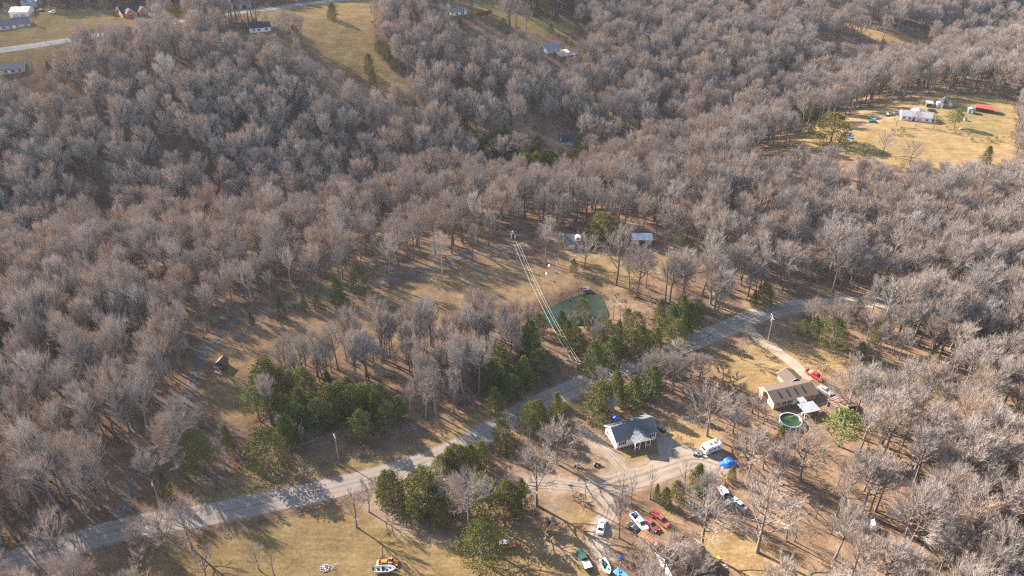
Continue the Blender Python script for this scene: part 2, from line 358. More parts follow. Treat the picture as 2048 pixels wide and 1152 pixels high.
# ------------------------------------------------------------------ the ground: one sheet to the horizon, split by zone into seamless pieces
def axis(lo, hi, step, far, grow=1.35):
    a = list(np.arange(lo, hi + 0.01, step)); s = step
    while a[-1] < far: s *= grow; a.append(a[-1] + s)
    s = step
    while a[0] > -far: s *= grow; a.insert(0, a[0] - s)
    return np.array(a)
gx = axis(-480, 480, 1.9, 7000); gy = axis(70, 760, 1.9, 9000)
GX, GY = np.meshgrid(gx, gy); shape = GX.shape; fx, fy = GX.ravel(), GY.ravel()
fz = terr(np.clip(fx, -900, 900), np.clip(fy, -200, 1200))
zc = np.zeros((fx.size, 4)); zc[:, 3] = 1; zid = np.zeros(fx.size, int)
cleared = np.zeros(fx.size)
for k, (poly, gr, grn, di, fe, nm, tr) in enumerate(ZONES):
    px_ = [p[0] for p in poly]; py_ = [p[1] for p in poly]
    m = (fx > min(px_) - fe * 2) & (fx < max(px_) + fe * 2) & (fy > min(py_) - fe * 2) & (fy < max(py_) + fe * 2)
    if not m.any(): continue
    sd = poly_sd(fx[m], fy[m], poly); w = sstep(-fe, fe, sd)
    zc[m, 0] = zc[m, 0] * (1 - w) + gr * w; zc[m, 1] = zc[m, 1] * (1 - w) + (grn + 0.5) * w; zc[m, 2] = zc[m, 2] * (1 - w) + di * w
    t = zid[m]; t[sd > 0] = k + 1; zid[m] = t
zc[:, 1] -= 0.5 * (zc[:, 0] > 0)
LANES = [([(846, 928), (868, 948), (900, 968), (950, 974), (1010, 968), (1080, 966), (1150, 972), (1190, 985), (1216, 1005), (1214, 1030), (1200, 1060), (1197, 1085), (1206, 1116)], 3.6, 0.9),
    ([(1186, 980), (1230, 966), (1290, 948), (1340, 930), (1390, 918), (1440, 932)], 5.5, 1.0), ([(1160, 862), (1190, 884), (1216, 906), (1246, 938), (1262, 960)], 3.0, 0.9),
    ([(0, 1132), (150, 1086), (250, 1057), (400, 1032), (500, 1012), (650, 980), (760, 953), (850, 925), (930, 890), (990, 856), (1060, 815), (1140, 780), (1230, 742), (1300, 714), (1370, 690), (1450, 658), (1530, 625), (1600, 612)], 5.0, 0.75),
    ([(740, 1000), (752, 1016), (776, 1036), (820, 1056), (870, 1072), (900, 1080)], 3.0, 0.85), ([(1080, 1092), (1120, 1104), (1150, 1112)], 3.2, 0.6), ([(1100, 1000), (1110, 1040), (1130, 1075)], 3.4, 0.5)]
for pix, wd_, am in LANES:
    ln = [at(px, py)[:2] for px, py in pix]; m = (fx > -160) & (fx < 200) & (fy > 90) & (fy < 300)
    dd = seg_dist(fx[m], fy[m], ln)[0]; zc[m, 2] = np.maximum(zc[m, 2], am * (1 - sstep(0.5 * wd_, wd_ + 1.0, dd)))
NX = shape[1]
q = np.arange(fx.size).reshape(shape); F4 = np.stack([q[:-1, :-1], q[:-1, 1:], q[1:, 1:], q[1:, :-1]], -1).reshape(-1, 4)
fzone = zid[F4[:, 0]]
znames = ['ground'] + [z[5] for z in ZONES]
ALLV = np.stack([fx, fy, fz], 1)
for nm in dict.fromkeys(znames):
    ids = [i for i, n in enumerate(znames) if n == nm]
    fsel = F4[np.isin(fzone, ids)]
    if len(fsel) == 0: continue
    used, inv = np.unique(fsel, return_inverse=True)
    me = bpy.data.meshes.new(nm); nf = len(fsel)
    me.vertices.add(len(used)); me.vertices.foreach_set('co', ALLV[used].ravel())
    me.loops.add(nf * 4); me.loops.foreach_set('vertex_index', inv.ravel().astype(np.int32))
    me.polygons.add(nf); me.polygons.foreach_set('loop_start', np.arange(nf, dtype=np.int32) * 4)
    me.polygons.foreach_set('use_smooth', np.ones(nf, bool)); me.materials.append(MAT['ground'])
    at_ = me.attributes.new('zone', 'FLOAT_COLOR', 'POINT'); at_.data.foreach_set('color', zc[used].ravel().astype(np.float32))
    me.update(calc_edges=True)
    tag(link(nm, me), kind='structure')

# ------------------------------------------------------------------ roads and drives: draped strips with a skirt
ROADS = []
def road(name, pix, width, mat, lift=0.06, label=None, wobble=0.0):
    ln = smooth_line([at(px, py)[:2] for px, py in pix], 1.8)
    t = np.gradient(ln, axis=0); t /= np.hypot(t[:, 0], t[:, 1])[:, None]; nrm = np.c_[-t[:, 1], t[:, 0]]
    us = np.array([-0.535, -0.5, -0.25, 0.0, 0.25, 0.5, 0.535]); V = []; UV = []
    s = np.r_[0, np.cumsum(np.hypot(*np.diff(ln, axis=0).T))]
    rg = np.random.default_rng(len(name) + len(pix)); jl = np.interp(s, s[::3], rg.normal(0, wobble, len(s[::3]))); jr = np.interp(s, s[::3], rg.normal(0, wobble, len(s[::3])))
    for i in range(len(ln)):
        for j, u in enumerate(us):
            off = u * width + (jl[i] if u < -0.3 else jr[i] if u > 0.3 else 0)
            x, y = ln[i] + nrm[i] * off; z = float(terr(x, y)) + (lift if 0 < j < 6 else -0.12)
            if 0 < j < 6: z += 0.04 * (1 - (2 * u) ** 2)
            V.append((x, y, z)); UV.append((u + 0.5, s[i] * 0.1))
    n = len(us); Fc = []
    for i in range(len(ln) - 1):
        for j in range(n - 1): a = i * n + j; Fc.append((a, a + 1, a + n + 1, a + n))
    me = mesh_of(name, V, Fc, MAT[mat], False)
    # faces must look up
    bm = bmesh.new(); bm.from_mesh(me); bmesh.ops.recalc_face_normals(bm, faces=bm.faces[:])
    if sum(f.normal.z for f in bm.faces) < 0: bmesh.ops.reverse_faces(bm, faces=bm.faces[:])
    bm.to_mesh(me); bm.free()
    uvl = me.uv_layers.new(name='UVMap'); li = np.empty(len(me.loops), np.int32); me.loops.foreach_get('vertex_index', li)
    uvl.data.foreach_set('uv', np.array(UV)[li].ravel())
    ROADS.append((ln, width)); return tag(link(name, me), kind='structure')
road('country_road', [(-160, 1190), (0, 1132), (150, 1086), (250, 1057), (400, 1032), (500, 1012), (650, 980), (760, 953), (850, 925), (930, 890), (990, 856), (1060, 815), (1140, 780), (1230, 742), (1300, 714), (1370, 690), (1450, 658), (1530, 625), (1600, 612), (1700, 606), (1800, 604), (1930, 612), (2140, 640)], 7.2, 'asphalt', 0.08, wobble=0.08)
road('driveway', [(1496, 656), (1520, 680), (1556, 704), (1592, 732), (1616, 762)], 3.6, 'concrete', 0.10)
road('gravel_track', [(218, 1062), (240, 1020), (268, 962), (310, 890), (355, 830), (380, 778), (392, 734), (414, 694), (450, 660), (500, 634), (580, 612), (700, 584), (830, 546), (940, 508), (1035, 492), (1060, 494)], 2.7, 'shaded_gravel', 0.05, wobble=0.3)
road('dirt_drive', [(846, 928), (868, 948), (900, 968), (950, 974), (1010, 968), (1080, 966), (1150, 972), (1190, 985), (1216, 1005), (1214, 1030), (1200, 1060), (1197, 1085), (1206, 1116)], 4.2, 'gravel', 0.05, wobble=0.35)
road('gravel_lane', [(1186, 980), (1230, 966), (1290, 948), (1340, 930), (1390, 918), (1440, 932)], 7.0, 'gravel', 0.055, wobble=0.6)
road('gravel_lane', [(1160, 862), (1190, 884), (1216, 906), (1246, 938), (1262, 960)], 3.6, 'gravel', 0.045, wobble=0.3)
road('highway', [(-160, 122), (0, 101), (115, 84), (200, 70), (330, 48), (440, 30), (540, 18), (640, 4), (780, -14)], 8.5, 'highway', 0.1)
road('farm_drive', [(1680, 262), (1720, 252), (1760, 242), (1800, 230)], 3.6, 'dirt', 0.06, wobble=0.3)
road('farm_drive', [(1700, 280), (1650, 296), (1600, 300)], 3.0, 'dirt', 0.06, wobble=0.3)

# gravel parking apron beside the white house
def slab(name, pix, mat, lift=0.07):
    bmx = bmesh.new(); P = [at(px, py) for px, py in pix]
    top = [bmx.verts.new((p.x, p.y, p.z + lift)) for p in P]; bot = [bmx.verts.new((p.x, p.y, p.z - 0.4)) for p in P]
    bmx.faces.new(top)
    for i in range(len(P)): j = (i + 1) % len(P); bmx.faces.new((top[i], bot[i], bot[j], top[j]))
    bmesh.ops.recalc_face_normals(bmx, faces=bmx.faces[:]); bmesh.ops.triangulate(bmx, faces=[bmx.faces[0]])
    me = bpy.data.meshes.new(name); bmx.to_mesh(me); bmx.free(); me.materials.append(MAT[mat])
    uvl = me.uv_layers.new(name='UVMap'); ROADS.append((np.array([[p.x, p.y] for p in P]), 3.0))
    return tag(link(name, me), kind='structure')
slab('parking_apron', [(1312, 876), (1330, 872), (1372, 893), (1396, 905), (1376, 922), (1338, 930), (1318, 912)], 'asphalt', 0.07)
slab('concrete_pad', [(1308, 868), (1318, 856), (1338, 866), (1330, 873)], 'concrete', 0.09)

# ------------------------------------------------------------------ pond water
def water_material():
    m = bpy.data.materials.new('pond_water'); nt = nodes_of(m); N = nt.nodes; L = nt.links
    g = N.new('ShaderNodeNewGeometry'); P = g.outputs['Position']
    o = N.new('ShaderNodeOutputMaterial'); b = N.new('ShaderNodeBsdfPrincipled')
    L.new(ramp(nt, [(0.3, (0.006, 0.011, 0.008)), (0.55, (0.018, 0.027, 0.012)), (0.8, (0.045, 0.052, 0.020))], noise(nt, P, 0.07, 5, 0.6)), b.inputs['Base Color'])
    b.inputs['Roughness'].default_value = 0.12; b.inputs['IOR'].default_value = 1.33
    bp = N.new('ShaderNodeBump'); bp.inputs['Strength'].default_value = 0.12; bp.inputs['Distance'].default_value = 0.05
    L.new(noise(nt, P, 2.5, 3), bp.inputs['Height']); L.new(bp.outputs[0], b.inputs['Normal']); L.new(b.outputs[0], o.inputs['Surface']); MAT['pond_water'] = m
water_material()
_c = np.mean(POND_W, axis=0); _wp = [tuple(_c + (np.array(p) - _c) * 1.12) for p in POND_W]
_wp = [tuple(p) for p in smooth_line(_wp + [_wp[0]], 3.0)[:-1]]
me = bpy.data.meshes.new('pond'); me.from_pydata([(x, y, POND_Z) for x, y in _wp], [], [tuple(range(len(_wp)))[::-1]]); me.materials.append(MAT['pond_water']); me.update()
if me.polygons[0].normal.z < 0: me.flip_normals()
tag(link('pond', me), kind='structure')
# ------------------------------------------------------------------ tree shapes
def _tube(V, F, pts, rad, n):
    k0 = len(V)
    for i, p in enumerate(pts):
        d = (pts[min(i + 1, len(pts) - 1)] - pts[max(i - 1, 0)]); d = d / (np.linalg.norm(d) + 1e-9)
        a = np.cross(d, (0.31, 0.77, 0.55)); a /= np.linalg.norm(a) + 1e-9; b = np.cross(d, a)
        for j in range(n):
            t = 2 * math.pi * j / n; V.append(p + (a * math.cos(t) + b * math.sin(t)) * rad[i])
    for i in range(len(pts) - 1):
        for j in range(n): a = k0 + i * n + j; b = k0 + i * n + (j + 1) % n; F.append((a, b, b + n, a + n))

def _unit(v): return v / (np.linalg.norm(v) + 1e-9)

def bare_shape(seed, H=18.0, R=4.0, clear=0.38, limbs=11, up=0.5, l2=6, l3=5, tw=6, tww=0.05, twl=1.1, lean=0.03):
    """leafless tree: trunk with limbs (first mesh) and the fine branches with their twigs (second)"""
    r = np.random.default_rng(seed); V, F, cV, cF = [], [], [], []
    top = np.array([r.normal(0, lean) * H, r.normal(0, lean) * H, 0.80 * H]); R0 = 0.0150 * H + 0.06
    mid = top * 0.5 + np.array([r.normal(0, 0.25), r.normal(0, 0.25), 0])
    ts = np.linspace(0, 1, 6); tr = [(1 - t) ** 2 * np.zeros(3) + 2 * t * (1 - t) * mid + t * t * top for t in ts]
    _tube(V, F, tr, [R0 * (1.25 if i == 0 else 1) * (1 - 0.78 * t) for i, t in enumerate(ts)], 6)
    def trunk_at(t): return (2 * t * (1 - t)) * mid + t * t * top
    cz = H * (0.5 + clear * 0.42); av = H - cz
    def fan(o, d, ln, r0, lvl):
        pass
    for i in range(limbs):
        f = (i + 0.5) / limbs; az = i * 2.39996 + r.normal(0, 0.35); el = -0.25 + 1.55 * f + r.normal(0, 0.12)
        end = np.array([trunk_at(0.8)[0], trunk_at(0.8)[1], cz]) + 0.80 * np.array([R * math.cos(el) * math.cos(az), R * math.cos(el) * math.sin(az), av * math.sin(el)]) * r.uniform(0.85, 1.12)
        st = trunk_at(min(0.97, clear / 0.8 * 0.82 + (1 - clear / 0.8 * 0.82) * (0.06 + 0.85 * f)))
        ctl = st + (end - st) * 0.5 + np.array([math.cos(az), math.sin(az), 0]) * 0.18 * np.linalg.norm(end - st) * (1 - up) - np.array([0, 0, 0.10 * np.linalg.norm(end - st)])
        q = np.linspace(0, 1, 4); lp = [(1 - t) ** 2 * st + 2 * t * (1 - t) * ctl + t * t * end for t in q]
        rl = R0 * (0.50 - 0.22 * f); _tube(V, F, lp, [rl * (1 - 0.7 * t) for t in q], 4)
        Lm = np.linalg.norm(end - st); c0 = np.array([0, 0, cz * 0.8])
        for j in range(l2):
            t = 0.30 + 0.70 * (j + r.uniform(0, 0.8)) / l2; o = (1 - t) ** 2 * st + 2 * t * (1 - t) * ctl + t * t * end
            d = _unit(_unit(end - st) * 0.75 + r.normal(0, 0.45, 3) + np.array([0, 0, up * 0.7])); ln = (0.13 * H * (1.15 - 0.45 * t)) * r.uniform(0.7, 1.2)
            e = o + d * ln + np.array([0, 0, 0.12 * ln]); _tube(cV, cF, [o, o + d * ln * 0.5, e], [rl * 0.36, rl * 0.26, rl * 0.12], 3)
            for k in range(l3):
                t3 = 0.25 + 0.75 * (k + r.uniform(0, 0.9)) / l3; o3 = o + (e - o) * t3
                d3 = _unit(d * 0.6 + r.normal(0, 0.38, 3) + _unit(o3 - c0) * 0.6 + np.array([0, 0, up * 0.5])); l3n = 0.085 * H * r.uniform(0.6, 1.2); e3 = o3 + d3 * l3n
                a = _unit(np.cross(d3, r.normal(0, 1, 3))) * tww * 0.7; k0 = len(cV); cV += [o3 - a, o3 + a, e3]; cF.append((k0, k0 + 1, k0 + 2))
                for m in range(tw):
                    o4 = o3 + (e3 - o3) * (0.15 + 0.85 * r.random()); d4 = _unit(d3 * 0.7 + r.normal(0, 0.34, 3) + _unit(o4 - c0) * 0.45 + np.array([0, 0, 0.35]))
                    a = _unit(np.cross(d4, r.normal(0, 1, 3))) * tww * 0.5; e4 = o4 + d4 * twl * r.uniform(0.5, 1.2); k0 = len(cV); cV += [o4 - a, o4 + a, e4]; cF.append((k0, k0 + 1, k0 + 2))
    return (V, F), (cV, cF)

def cedar_shape(seed, H=10.0, R=2.4, n=95, per=26, base=0.08, top=0.75, size=0.42, ragged=0.2):
    """evergreen: trunk, and a crown of many small sprays gathered in clumps round a cone-to-egg outline"""
    r = np.random.default_rng(seed); V, F, cV, cF = [], [], [], []
    _tube(V, F, [np.array([0, 0, 0]), np.array([r.normal(0, .1), r.normal(0, .1), H * 0.5]), np.array([0, 0, H * 0.93])], [0.022 * H, 0.014 * H, 0.004 * H], 6)
    lob = r.uniform(0.78, 1.2, 9)
    for i in range(n):
        f = (i + r.random()) / n; z = H * (base + (1 - base) * f); az = i * 2.39996 + r.normal(0, 0.3)
        prof = (min(1.0, (f + 0.10) / 0.30) ** 0.6) * (max(0.0, 1 - f) ** top) * 1.25
        rr = R * prof * lob[int((az % 6.283) / 6.283 * 9) % 9] * (1 + r.normal(0, ragged)) * r.uniform(0.72, 1.0)
        c = np.array([rr * math.cos(az), rr * math.sin(az), z + r.normal(0, 0.15)]); cr = (0.20 + 0.16 * r.random()) * R + 0.12
        if f > 0.9: cr *= 0.6
        if i % 3 == 0: _tube(V, F, [np.array([0, 0, z - 0.25 * rr]), c], [0.05, 0.02], 3)
        out = _unit(np.array([math.cos(az), math.sin(az), 0.55]))
        for k in range(per):
            p = c + _unit(r.normal(0, 1, 3)) * cr * r.random() ** 0.4 * np.array([1, 1, 0.8])
            d = _unit(out * 0.7 + r.normal(0, 0.55, 3) + _unit(p - c) * 0.4); a = _unit(np.cross(d, r.normal(0, 1, 3))) * size * r.uniform(0.25, 0.45)
            l = size * r.uniform(0.7, 1.3); k0 = len(cV); cV += [p - a, p + a, p + d * l]; cF.append((k0, k0 + 1, k0 + 2))
    return (V, F), (cV, cF)

def two_meshes(name, shape, bark, leaf):
    (V, F), (cV, cF) = shape
    return mesh_of(name + '_trunk', V, F, MAT[bark], True), mesh_of(name + '_crown', cV, cF, MAT[leaf])

BARE = []          # (trunk, crown, H, R)
for i, (H, R, cl, lb, up) in enumerate([(19, 4.6, 0.46, 14, 0.55), (18, 5.0, 0.42, 15, 0.5), (20, 4.0, 0.52, 13, 0.65), (16, 4.6, 0.38, 14, 0.5), (19, 5.4, 0.42, 16, 0.45), (17, 3.6, 0.48, 12, 0.75), (15, 4.2, 0.36, 13, 0.5), (20, 5.1, 0.46, 15, 0.5)]):
    BARE.append((*two_meshes('bare', bare_shape(100 + i, H, R * .88, cl, lb, up, 7, 6, 9, 0.036, 1.3), 'bark', 'twigs'), H, R))
SLIM = []          # forest-grown: long bare stems with small, airy crowns
for i, (H, R, cl) in enumerate([(19, 2.7, 0.52), (17, 2.4, 0.48), (20, 3.0, 0.56), (16, 2.9, 0.44), (18, 2.3, 0.58)]):
    SLIM.append((*two_meshes('slim', bare_shape(200 + i, H, R, cl, 10, 0.7, 6, 5, 6, 0.036, 1.2, 0.05), 'bark', 'twigs'), H, R))
WIDE = []          # open-grown trees standing free in yards and fields
for i, (H, R, cl, lb, up, l2) in enumerate([(15, 5.6, 0.22, 14, 0.35, 7), (12, 4.2, 0.22, 12, 0.45, 6), (16, 5.0, 0.25, 13, 0.4, 7), (9, 2.9, 0.2, 10, 0.5, 5)]):
    WIDE.append((*two_meshes('wide', bare_shape(300 + i, H, R, cl, lb, up, l2, 5, 5, 0.045, 0.9), 'bark', 'twigs'), H, R))
PALE = []          # white-barked trees
for i, (H, R, cl) in enumerate([(20, 4.6, 0.38), (17, 4.4, 0.30)]):
    PALE.append((*two_meshes('pale', bare_shape(350 + i, H, R, cl, 14, 0.55, 6, 5, 6, 0.05, 1.2), 'pale_bark', 'pale_bark'), H, R))
THIN = []          # sparse young trees
for i, (H, R, cl, lb) in enumerate([(10, 2.2, 0.25, 8), (12, 2.4, 0.35, 8), (8, 1.9, 0.2, 7)]):
    THIN.append((*two_meshes('thin', bare_shape(400 + i, H, R, cl, lb, 0.6, 4, 3, 3, 0.04, 0.9), 'bark', 'twigs'), H, R))
CEDAR = []
for i, (H, R, n, b, t) in enumerate([(10, 2.4, 100, 0.06, 0.75), (9, 2.6, 100, 0.08, 0.55), (11, 2.2, 105, 0.05, 0.9), (8, 2.6, 85, 0.10, 0.5), (12, 3.4, 130, 0.12, 0.5), (10, 2.0, 80, 0.10, 0.8)]):
    CEDAR.append((*two_meshes('cedar', cedar_shape(500 + i, H, R * 1.08, int(n * 1.15), 38, b, t, 0.31, 0.24), 'bark', 'cedar' if i not in (1, 3) else 'cedar_b'), H, R))
PINE = []
for i, (H, R, b) in enumerate([(12, 3.4, 0.3), (14, 3.6, 0.35)]):
    PINE.append((*two_meshes('pine', cedar_shape(600 + i, H, R, 80, 30, b, 0.5, 0.5, 0.32), 'bark', 'pine'), H, R))
SHRUB = []
for i in range(4):
    SHRUB.append((*two_meshes('shrub', bare_shape(700 + i, 2.2, 1.3, 0.08, 9, 0.4, 4, 3, 4, 0.05, 0.55), 'brush', 'brush'), 2.2, 1.3))

def plant(kind, x, y, H, label, name, cat, group=None, rz=None, wide=1.0, z=None):
    """one tree as a thing: an Empty at its foot with trunk and crown"""
    tm, cm, H0, R0 = kind
    z = float(terr(x, y)) - 0.1 if z is None else z
    s = H / H0; e = empty(name, (x, y, z), RNG.uniform(0, 6.28) if rz is None else rz, label, cat, group)
    e.scale = (s * wide, s * wide, s)
    link('trunk', tm, e); link('crown', cm, e); return e
# ------------------------------------------------------------------ paints for the things
OCC = []
for nm, col, kw in [
    ('white_siding', (0.74, 0.74, 0.74), dict(rough=0.6, var=0.06)), ('cream_siding', (0.55, 0.50, 0.42), dict(rough=0.7)), ('grey_siding', (0.42, 0.44, 0.47), dict(rough=0.7)),
    ('tan_brick', (0.42, 0.29, 0.175), dict(rough=0.9, var=0.25, scale=6)), ('red_brick', (0.36, 0.16, 0.10), dict(rough=0.9, var=0.25, scale=6)),
    ('grey_shingle', (0.105, 0.112, 0.125), dict(spec=0.08, rough=0.9, var=0.22, scale=3, bump=0.3)), ('brown_shingle', (0.105, 0.082, 0.068), dict(spec=0.08, rough=0.9, var=0.18, scale=3, bump=0.3)),
    ('navy_shingle', (0.055, 0.065, 0.085), dict(spec=0.08, rough=0.9, var=0.2, scale=3)), ('pale_roof', (0.215, 0.235, 0.255), dict(spec=0.08, rough=0.5, var=0.15, scale=0.8)),
    ('metal_roof', (0.60, 0.63, 0.66), dict(rough=0.38, metal=0.55, var=0.25, scale=0.6)), ('rust_roof', (0.21, 0.135, 0.108), dict(spec=0.08, rough=0.75, var=0.5, scale=0.7)),
    ('rust_strip', (0.24, 0.125, 0.075), dict(spec=0.08, rough=0.8, var=0.35, scale=1.0)), ('red_roof', (0.42, 0.075, 0.065), dict(spec=0.08, rough=0.6, var=0.2)), ('maroon_roof', (0.072, 0.046, 0.040), dict(spec=0.08, rough=0.85, var=0.3)),
    ('white_trim', (0.78, 0.78, 0.77), dict(rough=0.5, var=0.04)), ('dark_glass', (0.02, 0.026, 0.034), dict(rough=0.08, var=0.1, spec=0.6)), ('pane_glass', (0.03, 0.04, 0.05), dict(rough=0.1, var=0.2, spec=0.6)),
    ('dark_wood', (0.09, 0.062, 0.045), dict(rough=0.85, var=0.3, scale=4)), ('deck_wood', (0.19, 0.115, 0.085), dict(rough=0.85, var=0.25, scale=4)), ('grey_wood', (0.28, 0.26, 0.235), dict(rough=0.85, var=0.25, scale=4)),
    ('pole_wood', (0.25, 0.215, 0.18), dict(rough=0.9, var=0.15, scale=3)), ('white_paint', (0.78, 0.78, 0.78), dict(rough=0.25, var=0.05, spec=0.5)), ('red_paint', (0.42, 0.04, 0.036), dict(rough=0.25, var=0.1, spec=0.5)),
    ('maroon_paint', (0.19, 0.042, 0.038), dict(rough=0.4, var=0.25)), ('faded_red', (0.36, 0.095, 0.065), dict(rough=0.5, var=0.2)), ('orange_paint', (0.52, 0.155, 0.035), dict(rough=0.35, var=0.08)),
    ('green_paint', (0.022, 0.075, 0.055), dict(rough=0.25, var=0.1, spec=0.5)), ('blue_paint', (0.055, 0.22, 0.62), dict(rough=0.3, var=0.12)), ('silver_paint', (0.46, 0.48, 0.50), dict(rough=0.3, metal=0.4, var=0.08)),
    ('black_paint', (0.022, 0.022, 0.025), dict(rough=0.35, var=0.2)), ('rubber', (0.022, 0.022, 0.022), dict(rough=0.8)), ('steel', (0.33, 0.34, 0.35), dict(rough=0.4, metal=0.7)), ('wire_metal', (0.80, 0.80, 0.74), dict(rough=0.45, metal=0.0, var=0.03)),
    ('tarp_blue', (0.03, 0.13, 0.62), dict(rough=0.35, var=0.25, scale=2)), ('teal_paint', (0.18, 0.50, 0.44), dict(rough=0.4, var=0.2)), ('tan_cover', (0.42, 0.38, 0.33), dict(rough=0.7)), ('yellow_plastic', (0.70, 0.44, 0.06), dict(rough=0.5)),
    ('pool_green', (0.016, 0.042, 0.008), dict(rough=0.1, var=0.3, scale=0.5, spec=0.5)), ('pool_blue', (0.14, 0.22, 0.28), dict(rough=0.4)), ('lamp_glass', (0.75, 0.76, 0.78), dict(rough=0.15)), ('lamp_red', (0.40, 0.02, 0.02), dict(rough=0.2)),
    ('pink_cloth', (0.66, 0.20, 0.26), dict(rough=0.9)), ('concrete_block', (0.40, 0.38, 0.35), dict(rough=0.9)), ('stone', (0.30, 0.27, 0.24), dict(rough=0.95, var=0.3))]:
    paint(nm, col, **kw)

def frame(A, B):
    """origin, turn and length of the line between two ground pixels"""
    p, q = at(*A), at(*B); d = q - p
    return Vector((p.x, p.y, min(p.z, q.z))), math.atan2(d.y, d.x), math.hypot(d.x, d.y)

def loc_to_world(o, rz, x, y): return o.x + x * math.cos(rz) - y * math.sin(rz), o.y + x * math.sin(rz) + y * math.cos(rz)

def window(root, x, y, z, w, h, face, shut=None, n=1):
    """framed window proud of a wall; face is the outward axis (-y, +y, -x, +x)"""
    def bx(mb, u0, u1, v0, v1, d0, d1):
        if face == '-y': mb.box(x + u0, x + u1, y - d1, y - d0, z + v0, z + v1)
        elif face == '+y': mb.box(x + u0, x + u1, y + d0, y + d1, z + v0, z + v1)
        elif face == '-x': mb.box(x - d1, x - d0, y + u0, y + u1, z + v0, z + v1)
        else: mb.box(x + d0, x + d1, y + u0, y + u1, z + v0, z + v1)
    f = MB(); t = 0.08
    bx(f, -w/2 - t, w/2 + t, -h/2 - t, -h/2, 0.004, 0.07); bx(f, -w/2 - t, w/2 + t, h/2, h/2 + t, 0.004, 0.07)
    bx(f, -w/2 - t, -w/2, -h/2, h/2, 0.004, 0.07); bx(f, w/2, w/2 + t, -h/2, h/2, 0.004, 0.07)
    for k in range(1, n): u = -w/2 + w * k / n; bx(f, u - 0.035, u + 0.035, -h/2, h/2, 0.03, 0.06)
    fo = f.build('window', MAT['white_trim'], root)
    p = MB(); bx(p, -w/2, w/2, -h/2, h/2, 0.004, 0.028); p.build('pane', MAT['pane_glass'], fo)
    if shut:
        for sx in (-1, 1):
            s = MB(); c = sx * (w/2 + t + 0.24); bx(s, c - 0.2, c + 0.2, -h/2 - t, h/2 + t, 0.004, 0.05); s.build('shutter', MAT[shut], fo)
    return fo

def door(root, x, y, z, face, mat='white_trim', w=0.95, h=2.05):
    d = MB()
    if face == '-y': d.box(x - w/2, x + w/2, y - 0.07, y - 0.004, z, z + h)
    elif face == '-x': d.box(x - 0.07, x - 0.004, y - w/2, y + w/2, z, z + h)
    else: d.box(x + 0.004, x + 0.07, y - w/2, y + w/2, z, z + h)
    return d.build('door', MAT[mat], root)

def gable(root, L, D, hw, rise, wmat, rmat, over=0.35, x0=0.0, y0=0.0, base=-1.0, along='x', seams=0, th=0.16, trim='white_trim'):
    """walls with gable ends and a two-slope roof with thickness; ridge along x or y; returns wall, roof"""
    w = MB()
    if along == 'x': w.prism([(y0, base), (y0 + D, base), (y0 + D, hw), (y0 + D/2, hw + rise), (y0, hw)], 'x', x0, x0 + L)
    else: w.prism([(x0, base), (x0 + L, base), (x0 + L, hw), (x0 + L/2, hw + rise), (x0, hw)], 'y', y0, y0 + D)
    wo = w.build('wall', MAT[wmat], root)
    half = (D if along == 'x' else L) / 2; k = rise / half; e = over * k
    c = y0 + D/2 if along == 'x' else x0 + L/2
    pts = [(c - half - over, hw - e + 0.01), (c, hw + rise + 0.01), (c + half + over, hw - e + 0.01), (c + half + over, hw - e + th), (c, hw + rise + th), (c - half - over, hw - e + th)]
    r = MB()
    if along == 'x': r.prism(pts, 'x', x0 - over, x0 + L + over)
    else: r.prism(pts, 'y', y0 - over, y0 + D + over)
    ro = r.build('roof', MAT[rmat], root)
    if trim:
        lift = 0.012                               # rake boards just proud of the roof ends
        for s in (0, 1):
            b = MB()
            q = [(c - half - over, hw - e - 0.10), (c, hw + rise - 0.10), (c + half + over, hw - e - 0.10), (c + half + over, hw - e + th - 0.02), (c, hw + rise + th - 0.02), (c - half - over, hw - e + th - 0.02)]
            if along == 'x': a0 = (x0 - over - 0.05, x0 - over - lift) if s == 0 else (x0 + L + over + lift, x0 + L + over + 0.05); b.prism(q, 'x', *a0)
            else: a0 = (y0 - over - 0.05, y0 - over - lift) if s == 0 else (y0 + D + over + lift, y0 + D + over + 0.05); b.prism(q, 'y', *a0)
            b.build('fascia', MAT[trim], ro)
    if seams:
        for i in range(seams):
            t = (i + 0.5) / seams; s = MB()
            if along == 'x':
                xx = x0 - over + (L + 2 * over) * t
                for sg in (-1, 1):
                    s.hexa([(xx - .03, c, hw + rise + th), (xx + .03, c, hw + rise + th), (xx + .03, c + sg * (half + over), hw - e + th), (xx - .03, c + sg * (half + over), hw - e + th),
                            (xx - .03, c, hw + rise + th + .05), (xx + .03, c, hw + rise + th + .05), (xx + .03, c + sg * (half + over), hw - e + th + .05), (xx - .03, c + sg * (half + over), hw - e + th + .05)])
            s.build('roof_seam', MAT[rmat], ro)
    return wo, ro

def occupy(o, rz, L, D, x0=0.0, y0=0.0, pad=1.5):
    n = max(1, int(max(L, D) / 3)); m = max(1, int(min(L, D) / 3))
    for i in range(int(L / 2.5) + 1):
        for j in range(int(D / 2.5) + 1):
            x, y = loc_to_world(o, rz, x0 + min(L, i * 2.5), y0 + min(D, j * 2.5)); OCC.append((x, y, 2.0 + pad))

def occ_px(px, py, r): p = at(px, py); OCC.append((p.x, p.y, r))

